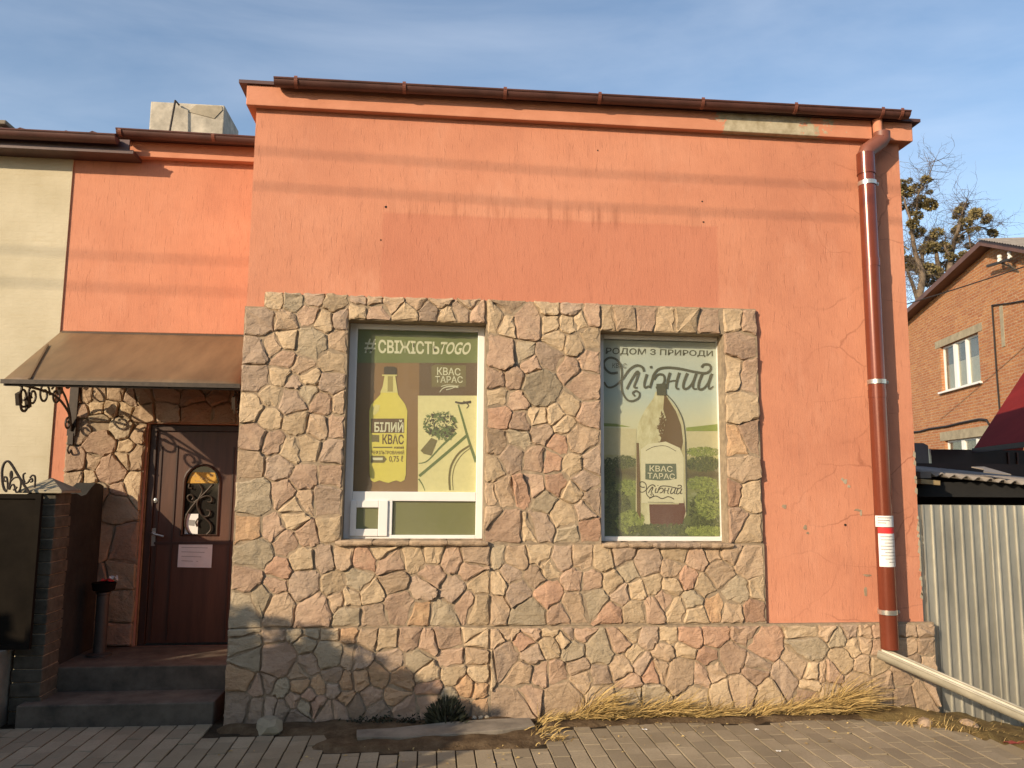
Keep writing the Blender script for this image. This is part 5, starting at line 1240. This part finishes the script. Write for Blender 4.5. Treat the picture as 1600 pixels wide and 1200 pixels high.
wedge(uw[0]-.25, uw[1]+.3, uz1+.002, uz1+.21, .012, M['lintel'], 'lintel'); wedge(lw[0]-.2, lw[1]+.25, lz1+.002, lz1+.25, .012, M['lintel'], 'lintel')
wedge(uw[0]-.08, uw[1]+.08, uz0-.05, uz0-.002, .09, M['white'], 'window_sill')
# conduit, cable bracket with two insulators, cables on the gable
def hp_(px, py, d=-.03): s, z = on_house(px, py, d); return Vector((s, d, z))
b = MB(); b.tube([hp_(1550, 477), hp_(1553, 520), hp_(1557, 580), hp_(1562, 642)], .022, 6); b.tube([hp_(1550, 477), hp_(1575, 474), hp_(1610, 468)], .018, 6); hbuild(b, 'wall_cable', M['cable'])
b = MB(); b.tube([hp_(1420, 676), hp_(1438, 674), hp_(1452, 670), hp_(1480, 666), hp_(1500, 661), hp_(1530, 655), hp_(1541, 656), hp_(1546, 664)], .03, 6); hbuild(b, 'wall_cable', M['cable'])
b = MB(); p0, p1_ = hp_(1543, 416, -.2), hp_(1581, 404, -.2); b.beam(p0, p1_, .06, .06); b.beam(hp_(1564, 411, -.2), hp_(1586, 420, -.0), .04, .04); b.beam(hp_(1574, 411, -.2), hp_(1592, 425, 0), .03, .03); br_ = hbuild(b, 'cable_bracket', M['iron'])
for px, py in ((1562, 404), (1578, 399)):
    c = hp_(px, py, -.2); b = MB(); b.lathe(c, [(.001, -.09), (.05, -.08), (.055, -.02), (.035, 0), (.055, .03), (.045, .08), (.001, .09)], 10); hbuild(b, 'insulator', M['ceramic'], br_)
wedge(on_house(1566, 500)[0]-.08, on_house(1566, 500)[0]+.08, 4.9, 5.9, .015, M['lintel'], 'mortar_patch')
def sag(a, b_, s, n=14):
    a, b_ = Vector(a), Vector(b_); return [a.lerp(b_, i/n)-Vector((0, 0, 4*s*(i/n)*(1-i/n))) for i in range(n+1)]
oc0, oc1 = at(1380, 484, 17.0), at(1600, 409, 14.0); oc1b = oc0+(oc1-oc0)*2.2
b = MB(); b.tube(sag(oc0+(oc0-oc1)*.2, oc1b, .1), .014, 5); tag(b.build('overhead_cable', M['cable'], origin=oc0), 'black cable crossing in front of the brick gable', 'cable')
# bare tree loaded with mistletoe
TY = 33.0
tr = empty('mistletoe_tree', (at(1445, 700, TY).x, TY, -1), 'bare tree full of mistletoe clumps behind the brick house', 'tree')
rt_ = random.Random(12)
tb, tw = MB(), MB()
def tp(px, py, dy=0): return at(px, py, TY+dy)
limbs = [([(1452, 900), (1448, 600), (1440, 520), (1436, 470), (1441, 430), (1430, 395), (1423, 350)], .30, .07), ([(1436, 475), (1426, 445), (1416, 420)], .12, .05), ([(1470, 900), (1475, 560), (1473, 470), (1468, 435), (1463, 395)], .26, .09), ([(1475, 520), (1483, 430), (1488, 390), (1497, 360), (1503, 335)], .17, .05),
         ([(1441, 430), (1442, 390), (1447, 370)], .09, .04), ([(1484, 400), (1476, 385), (1478, 370)], .06, .03), ([(1503, 360), (1525, 355), (1540, 357), (1552, 365)], .05, .02), ([(1498, 370), (1512, 362), (1516, 385)], .05, .025), ([(1425, 355), (1432, 330), (1436, 300), (1450, 290)], .06, .025), ([(1425, 350), (1415, 320), (1408, 290)], .06, .025), ([(1503, 335), (1506, 325), (1512, 312)], .04, .015), ([(1436, 300), (1446, 285), (1452, 272), (1462, 248)], .04, .012), ([(1503, 345), (1520, 335), (1528, 332), (1545, 345)], .04, .018), ([(1420, 390), (1405, 380), (1390, 370)], .05, .02)]
ends = []
for pts, r0_, r1_ in limbs:
    q = catmull([tp(x, y, rt_.uniform(-.6, .6)) for x, y in pts], 4); m = len(q)
    tb.tube(q, [r0_+(r1_-r0_)*i/(m-1) for i in range(m)], 6); ends += [q[i] for i in range(m//2, m)]
def twig(p, d, l, r, lvl):
    q = [p]; 
    for k in range(3):
        d = (d+Vector((rt_.gauss(0, .28), rt_.gauss(0, .28), rt_.gauss(.04, .25)))).normalized(); q.append(q[-1]+d*l/3)
        if lvl and rt_.random() < .75: twig(q[-1], (d+Vector((rt_.gauss(0, .7), rt_.gauss(0, .7), rt_.gauss(0, .5)))).normalized(), l*.6, r*.6, lvl-1)
    tw.tube(q, [r, r*.8, r*.6, r*.3], 3, cap=False)
for k in range(420):
    p = rt_.choice(ends); twig(p, Vector((rt_.gauss(0, 1), rt_.gauss(0, .7), rt_.gauss(.0, .55))).normalized(), rt_.uniform(.5, 1.3), .013, 2)
tb.build('trunk', M['bark'], tr, smooth=True); tag(tw.build('twigs', M['twig'], tr), kind='stuff')
def mist_mesh(seed):
    rr = random.Random(seed); b = MB()
    for k in range(420):
        v = Vector((rr.gauss(0, 1), rr.gauss(0, 1), rr.gauss(0, 1))).normalized(); rad = rr.uniform(.25, 1)**.5; c = v*rad; c.z *= .85
        a = Vector((rr.gauss(0, 1), rr.gauss(0, 1), rr.gauss(0, 1))).normalized(); a = (a*.6+v).normalized(); s_ = a.cross(Vector((rr.random(), rr.random(), rr.random()))).normalized()*.12
        b.add([c-a*.20, c+s_, c+a*.20, c-s_], [(0, 1, 2, 3)])
    me = bpy.data.meshes.new('mistletoe_clump'); me.from_pydata([tuple(v) for v in b.v], [], b.f); me.materials.append(M['mist']); return me
mm = [mist_mesh(k) for k in range(5)]
for (x, y, r) in ((115,345,22),(140,395,36),(210,378,28),(165,330,15),(268,322,22),(290,400,16),(105,447,16),(115,492,20),(235,462,36),(295,480,32),(185,508,30),(220,545,25),(185,595,28),(215,650,32),(335,655,32),(305,690,22),(265,752,36),(310,748,34),(375,745,32),(500,490,22),(470,540,28),(470,510,20),(578,535,30),(515,590,30),(645,570,27),(460,635,25),(470,690,25),(685,657,24),(540,737,22),(545,640,16),(590,630,14),(150,845,40),(200,860,30),(270,890,40),(118,780,16),(370,870,36),(450,840,42),(520,800,32),(290,960,32),(330,900,30),(410,800,24)):
    o = bpy.data.objects.new('mistletoe_clump', rt_.choice(mm)); COL.objects.link(o); o.parent = tr
    p = tp(1380+x/4, 200+y/4, rt_.uniform(-.7, .7)); o.location = p-wloc(tr); k = r/4/FPX*p.dot(fw)*1.38; o.scale = (k*rt_.uniform(.9, 1.2), k, k*rt_.uniform(.85, 1.05)); o.rotation_euler = (rt_.uniform(-.5, .5), rt_.uniform(-.5, .5), rt_.uniform(0, 6))
# ------------------------------------------------------------------ rain chute
c0 = Vector((3.215, 5.54, .405)); c1 = at(1600, 1120, 4.95); cd = (c1-c0); c1 = c0+cd*1.25; cd.normalize()
b = MB(); n = 10; cr_ = .062; V = []
sidev = cd.cross(Vector((0, 0, 1))).normalized(); upv = sidev.cross(cd).normalized()
if upv.z < 0: upv = -upv
segs = 8
for i in range(segs+1):
    c = c0.lerp(c1, i/segs); rr_ = cr_*(1+.02*(i >= 5))
    for k in range(n+1):
        a = math.pi+math.pi*k/n; V.append(c+sidev*(math.cos(a)*rr_)+upv*(math.sin(a)*rr_+.03))
    
b.add(V, [(i*(n+1)+k, i*(n+1)+k+1, (i+1)*(n+1)+k+1, (i+1)*(n+1)+k) for i in range(segs) for k in range(n)])
chu = b.build('rain_chute', M['chute'], origin=c0); so_ = chu.modifiers.new('thickness', 'SOLIDIFY'); so_.thickness = .004; smooth_by_angle(chu, 50)
tag(chu, 'pale grey half round chute sloping from the downpipe to the ground', 'chute')
b = MB()
for s_ in (-1, 1): b.tube([c0+sidev*s_*cr_+upv*.03, c1+sidev*s_*cr_+upv*.03], .0085, 6)
b.build('rolled_edge', M['chute'], chu, smooth=True)
ml_ = c0.lerp(c1, .62); b = MB()
for (u0, u1) in ((0, 1),):
    V = []
    for i in range(2):
        c = ml_+cd*(.02*i)
        for k in range(n+1):
            a = math.pi+math.pi*k/n; V.append(c+sidev*(math.cos(a)*(cr_+.006))+upv*(math.sin(a)*(cr_+.006)+.03))
    b.add(V, [(k, k+1, n+2+k, n+1+k) for k in range(n)])
b.build('joint_collar', M['chute'], chu)
# ------------------------------------------------------------------ soil, slab, verge
rg = random.Random(31)
def patch(name, outline, h, m, seed, kind='structure', nseg=26, zoff=0.0):
    """a low mound of soil over an outline in (x, y)"""
    rr = random.Random(seed); xs = [p[0] for p in outline]; ys = [p[1] for p in outline]
    def inside(x, y):
        c = False; j = len(outline)-1
        for i in range(len(outline)):
            xi, yi = outline[i]; xj, yj = outline[j]
            if (yi > y) != (yj > y) and x < (xj-xi)*(y-yi)/(yj-yi)+xi: c = not c
            j = i
        return c
    def edge(x, y):
        d = 9
        for i in range(len(outline)):
            a, bq = Vector((*outline[i-1], 0)), Vector((*outline[i], 0)); p = Vector((x, y, 0)); t = max(0, min(1, (p-a).dot(bq-a)/max(1e-9, (bq-a).length_squared))); d = min(d, (p-a-(bq-a)*t).length)
        return d if inside(x, y) else -d
    st = max(max(xs)-min(xs), .5)/nseg/2.2; st = max(st, .022); b = MB(); nx = int((max(xs)-min(xs)+.1)/st)+1; ny = int((max(ys)-min(ys)+.1)/st)+1
    ph = [rr.uniform(0, 6) for _ in range(6)]
    V = []
    for j in range(ny+1):
        for i in range(nx+1):
            x, y = min(xs)-.05+i*st, min(ys)-.05+j*st; e = edge(x, y)+.02*math.sin(x*23+ph[0])+.02*math.sin(y*31+x*9+ph[1])
            k = max(0, min(1, e/.07)); z = h*k*(.55+.25*math.sin(x*7+ph[2])*math.sin(y*9+ph[3])+.2*math.sin(x*19+ph[4]+y*13))+rr.uniform(-.003, .003)*k-.02*(1-k) if e > -.06 else -.03
            V.append((x, y, zg(x, y)+z+zoff))
    b.add(V, [(j*(nx+1)+i, j*(nx+1)+i+1, (j+1)*(nx+1)+i+1, (j+1)*(nx+1)+i) for j in range(ny) for i in range(nx)])
    return tag(b.build(name, m, smooth=True), kind=kind)
patch('soil_strip', [(-.72, 5.02), (.1, 4.99), (.72, 4.985), (.86, 5.2), (.70, 5.55), (.5, 5.66), (-1.3, 5.66), (-1.32, 5.42), (-.66, 5.32)], .028, M['soil'], 1)
patch('soil_strip', [(.78, 5.36), (1.6, 5.40), (2.4, 5.37), (3.1, 5.36), (3.1, 5.66), (.74, 5.66)], .022, M['soil'], 3, nseg=40)
patch('verge', [(3.0, 5.40), (3.3, 5.22), (3.62, 5.05), (3.95, 4.85), (4.6, 4.45), (6.5, 4.3), (6.5, 5.75), (3.72, 5.75), (3.70, 5.62), (2.9, 5.63)], .07, M['moss'], 2)
# broken concrete strip at the foot of the wall
b = MB(); out_ = [(-.40, 5.19), (-.10, 5.17), (.22, 5.21), (.50, 5.26), (.72, 5.33), (.70, 5.52), (.45, 5.50), (.15, 5.42), (-.20, 5.34), (-.42, 5.30)]
V = [(x, y, -.01) for x, y in out_]+[(x+rg.uniform(-.008, .008), y+rg.uniform(-.008, .008), .034+rg.uniform(-.006, .006)) for x, y in out_]; n = len(out_)
b.add(V, [(i, (i+1) % n, n+(i+1) % n, n+i) for i in range(n)]+[tuple(n+i for i in range(n))]); tag(b.build('concrete_strip', M['concrete'], origin=(0.1, 5.3, 0), bevel=.006), 'broken concrete strip in soil below the left window', 'slab')
def lump(name, c, s, m, label, cat, seed, group=None):
    rr = random.Random(seed); bm = bmesh.new(); bmesh.ops.create_icosphere(bm, subdivisions=2, radius=1)
    for v in bm.verts:
        k = 1+rr.uniform(-.16, .16); v.co = Vector((v.co.x*s[0]*k, v.co.y*s[1]*k, max(-.3, v.co.z)*s[2]*k))
    me = bpy.data.meshes.new(name); bm.to_mesh(me); bm.free(); me.materials.append(m); o = bpy.data.objects.new(name, me); COL.objects.link(o); o.location = (c[0], c[1], c[2]+s[2]*.2); o.rotation_euler = (0, 0, rr.uniform(0, 6)); return tag(o, label, cat, group)
q = atz(418, 1146); lump('rubble_stone', (q.x, q.y+.04, 0), (.11, .08, .075), M['lintel'], 'pale grey rubble lump at left foot of stone wall', 'stone', 2)
q = atz(752, 1131); 
for k, dx in enumerate((-.045, .0, .04)): lump('rubble_stone', (q.x+dx, q.y+.05, .02), (.02, .018, .016), M['conc2'], 'tiny pale pebble beside dark weed at wall foot', 'stone', 30+k, 'tiny pebbles beside the dark weed')
q = atz(1470, 1128, -.03); lump('rubble_stone', (q.x-.05, q.y, zg(q.x, 5)), (.07, .04, .035), M['conc2'], 'pale stone lying on verge below the grey chute', 'stone', 41)
q = atz(1455, 1138, -.03); lump('rubble_stone', (q.x-.06, q.y-.03, zg(q.x, 5)), (.055, .045, .04), M['dark'], 'dark brown stone on verge nearest the paving edge', 'stone', 42)
q = atz(1520, 1150, -.1); lump('rubble_stone', (q.x, q.y+.05, zg(q.x, 5)), (.08, .05, .05), M['dark'], 'larger dark clod on verge under the chute', 'stone', 43)
q = atz(1408, 1118); lump('rubble_stone', (q.x, q.y+.03, 0.02), (.055, .03, .03), M['green'], 'flat greenish stone at verge corner by plinth', 'stone', 44)
for px, py, s_, lab in ((922, 1122, .022, 'small white paper scrap near left end of dry grass'), (1007, 1141, .014, 'white speck of paper on paving right of concrete strip'), (1217, 1175, .013, 'white speck of paper on paving nearest the camera'), (1182, 1141, .012, 'white speck of paper on paving before dry grass middle')):
    q = atz(px, py); scrap('paper_scrap', (q.x, q.y, .004), (s_*2, s_*1.4, .006), M['paper'], lab, 'litter', int(px))
q = atz(1590, 1182, -.14); scrap('red_wrapper', (q.x, q.y, zg(q.x, q.y)+.03), (.15, .035, .012), M['redrag'], 'red wrapper strip lying on verge at right', 'litter', 77)
q = atz(1599, 1150, -.12)
# ------------------------------------------------------------------ dry grass, weeds
def blades(name, spots, m, seed, label, cat, lean=(0.65, -0.42), width=.0042):
    rr = random.Random(seed); b = MB()
    for (x, y, hh, nb, spread) in spots:
        for k in range(nb):
            px, py = x+rr.gauss(0, spread), min(y+rr.gauss(0, spread*.5), 5.62); l = hh*rr.uniform(.5, 1.25); w = width*rr.uniform(.6, 1.3)
            d = Vector((lean[0]+rr.gauss(0, .45), lean[1]+rr.gauss(0, .35), 1)); d.normalize()
            bend = Vector((lean[0]*1.2+rr.gauss(0, .5), lean[1]*1.3+rr.gauss(0, .4), -.8)); p = Vector((px, py, zg(px, py)-.01)); sd = d.cross(Vector((rr.gauss(0, 1), rr.gauss(0, 1), .2))).normalized(); V = []
            for i in range(5):
                ww = w*(1-i/4.6); V += [p+sd*ww, p-sd*ww]; p = p+d*l/4; d = (d+bend*.20*rr.uniform(.5, 1.3)).normalized()
                if p.z < zg(p.x, p.y)+.006: p.z = zg(p.x, p.y)+.006+rr.random()*.01
            b.add(V, [(2*i, 2*i+1, 2*i+3, 2*i+2) for i in range(4)])
    o = b.build(name, m, smooth=False); return tag(o, label, cat, kind='stuff')
sp = []
x = .93
while x < 3.4:
    hh = .15+.05*math.sin(x*5.1)+.04*math.sin(x*13); sp.append((x, 5.55+.02*math.sin(x*9), hh, int(50+35*math.sin(x*7.7)), .03)); x += .045
sp += [(1.10, 5.57, .33, 150, .035), (1.17, 5.55, .30, 120, .035), (1.45, 5.56, .22, 80, .05), (1.72, 5.56, .24, 90, .04), (2.3, 5.56, .22, 80, .05), (2.84, 5.55, .38, 190, .025), (2.90, 5.53, .34, 150, .03), (2.78, 5.56, .26, 70, .04), (.80, 5.50, .15, 50, .04), (.78, 5.30, .10, 60, .06), (.80, 5.14, .07, 60, .06), (1.95, 5.54, .20, 50, .03)]
blades('dry_grass', sp, M['straw'], 5, 'dry straw yellow grass lying along the foot of stone wall', 'grass')
sp = []
for k in range(110):
    x = rg.uniform(3.2, 5.2); y = rg.uniform(5.62-(x-3.2)*.55-.35, 5.62-(x-3.2)*.1); sp.append((x, y, rg.uniform(.03, .09), 9, .04))
blades('verge_grass', sp, M['straw'], 6, 'sparse short dry grass on the verge under chute', 'grass', (0.2, -.2), .003)
q = atz(697, 1141)
wd_ = MB(); rr = random.Random(9); wc = Vector((q.x, 5.50, 0))
for k in range(700):
    a = rr.uniform(0, math.pi); r = rr.random()**.5; c = wc+Vector((math.cos(a)*r*.14, rr.uniform(-.10, .08), abs(math.sin(a))*r*.155+.005)); d = Vector((math.cos(a), rr.gauss(0, .5), abs(math.sin(a))+.2)).normalized(); s_ = d.cross(Vector((rr.gauss(0, 1), 1, rr.gauss(0, 1)))).normalized()*.006
    wd_.add([c-d*.02, c+s_, c+d*.028, c-s_], [(0, 1, 2, 3)])
wr_ = empty('weed_clump', wc, 'dark bushy weed clump at foot of stone wall', 'plant'); wd_.build('foliage', M['weed'], wr_)
b = MB()
for k in range(7): b.tube([wc+Vector((rr.uniform(-.02, .02), rr.uniform(-.02, .02), -.01)), wc+Vector((rr.uniform(-.1, .1), rr.uniform(-.06, .05), rr.uniform(.08, .15)))], .003, 4)
b.build('stem', M['twig'], wr_)
for (px, py, h_, n_) in ((600, 1134, .05, 150), (640, 1138, .04, 90), (560, 1133, .04, 70)):
    q = atz(px, py); wq = MB(); c0_ = Vector((q.x, 5.53, 0))
    for k in range(n_):
        c = c0_+Vector((rr.gauss(0, .045), rr.gauss(0, .02), abs(rr.gauss(0, h_*.5))+.005)); d = Vector((rr.gauss(0, 1), rr.gauss(0, 1), rr.gauss(.5, .5))).normalized(); s_ = d.cross(Vector((rr.gauss(0, 1), rr.gauss(0, 1), 1))).normalized()*.006
        wq.add([c-d*.014, c+s_, c+d*.016, c-s_], [(0, 1, 2, 3)])
    tag(wq.build('weed_clump', M['weed'], origin=c0_), {600: 'low green weed at wall foot left of dark weed clump', 640: 'smallest weed nearest the dark weed clump', 560: 'low weed at wall foot farthest left on soil'}[px], 'plant')
rr = random.Random(44); b = MB()
for k in range(170):
    x = rr.uniform(-1.2, 3.6); y = 5.42-abs(rr.gauss(0, .28)); t_ = rr.uniform(0, 6.3); s_ = rr.uniform(.006, .017); z = zg(x, y)+.004
    if x < .75: y -= .35
    b.add([(x-s_*math.cos(t_), y-s_*math.sin(t_), z), (x+s_*.4*math.sin(t_), y-s_*.4*math.cos(t_), z+rr.uniform(.001, .008)), (x+s_*math.cos(t_), y+s_*math.sin(t_), z+rr.uniform(0, .005)), (x-s_*.4*math.sin(t_), y+s_*.4*math.cos(t_), z+rr.uniform(.001, .008))], [(0, 1, 2, 3)])
tag(b.build('dry_leaves', M['straw']), 'scattered dry leaf bits and chaff on the paving', 'leaves', kind='stuff')
# ------------------------------------------------------------------ beyond the frame: what throws the shadows and added houses that block sky light
def sh(x):                                # outline of the evergreen hedge across the pavement
    pts = [(-9.5, 2.0), (-6.5, 2.1), (-5.7, 2.25), (-4.85, 2.34), (-4.4, 2.16), (-4.1, 2.08), (-3.75, 2.03), (-3.45, 1.86), (-3.3, 1.74), (-3.05, 1.58), (-2.9, 1.45)]
    for (a, za), (c, zc) in zip(pts, pts[1:]):
        if a <= x <= c: return za+(zc-za)*(x-a)/(c-a)+.06*math.sin(x*9)+.05*math.sin(x*21+1)
    return pts[-1][1]
hd = empty('evergreen_hedge', (-6, 2.7, 0), 'tall evergreen hedge beside the pavement left of the camera', 'hedge')
hb = MB(); rr = random.Random(17)
for k in range(9000):
    x = rr.uniform(-9.4, -2.75); z = sh(x)*(rr.random()**.6); y = rr.uniform(2.35, 3.05); c = Vector((x, y, z)); d = Vector((rr.gauss(0, 1), rr.gauss(0, 1), rr.gauss(0, 1))).normalized(); s_ = d.cross(Vector((rr.gauss(0, 1), rr.gauss(0, 1), rr.gauss(0, 1)))).normalized()*.045
    hb.add([c-d*.07, c+s_, c+d*.07, c-s_], [(0, 1, 2, 3)])
tag(hb.build('foliage', M['hedge'], hd), kind='stuff')
hb = MB(); xs_ = [-9.4+i*.25 for i in range(27)]
for a in xs_[:-1]:
    c = a+.25; za, zc = sh(a)-.10, sh(c)-.10; hb.add([(a, 2.5, 0), (c, 2.5, 0), (c, 2.9, 0), (a, 2.9, 0), (a, 2.5, za), (c, 2.5, zc), (c, 2.9, zc), (a, 2.9, za)], [(0, 1, 5, 4), (2, 3, 7, 6), (4, 5, 6, 7), (0, 4, 7, 3), (1, 2, 6, 5)])
hb.build('inner_branches', M['hedge'], hd)
off_t = 8.5
for (ax, az), (bx, bz), lab in (((-1.308, 3.969), (3.245, 3.915), 'upper power line running along the street'), ((-1.295, 3.704), (3.285, 3.655), 'lower power line running along the street')):
    d = s_dir*off_t; a = Vector((ax, WY, az))+d; c = Vector((bx, WY, bz))+d; e = (c-a).normalized()
    b = MB(); b.tube([a-e*14, a, (a+c)/2-Vector((0, 0, .02)), c, c+e*14], .008, 6); tag(b.build('power_line', M['cable'], origin=a), lab, 'cable', 'power lines along the street')
op = empty('sky_block_house', (2, -16, 0), 'unseen tall rendered house added across the street to block sky light', 'building')  # added out of view to block sky light from behind the camera
b = MB(); b.box(-6, 18, -22, -13, -.2, 8.5); b.build('wall', M['conc2'], op)
b = MB(); b.add([(-6.4, -12.6, 8.5), (18.4, -12.6, 8.5), (18.4, -22.4, 8.5), (-6.4, -22.4, 8.5), (-6.4, -17.5, 11), (18.4, -17.5, 11)], [(0, 1, 5, 4), (2, 3, 4, 5), (0, 4, 3), (1, 2, 5), (3, 2, 1, 0)]); b.build('roof', M['gutter'], op)
for k in range(12):
    b = MB(); x = -4.5+(k % 6)*3.8; z = 1.0+(k//6)*3.4; b.box(x, x+1.2, -13.03, -12.98, z, z+1.6); b.build('window', M['black'], op)
op2 = empty('sky_block_house', (-24, -6, 0), 'unseen two storey dark house added down the street to block low sky light', 'building')  # added out of view to cut low sky light from the left
b = MB(); b.box(-34, -22, -16, 2, -.2, 5.2); b.build('wall', M['greypost'], op2)
b = MB(); b.add([(-34.4, -16.4, 5.2), (-21.6, -16.4, 5.2), (-21.6, 2.4, 5.2), (-34.4, 2.4, 5.2), (-28, -16.4, 7.0), (-28, 2.4, 7.0)], [(1, 2, 5, 4), (3, 0, 4, 5), (0, 1, 4), (2, 3, 5), (3, 2, 1, 0)]); b.build('roof', M['gutter'], op2)
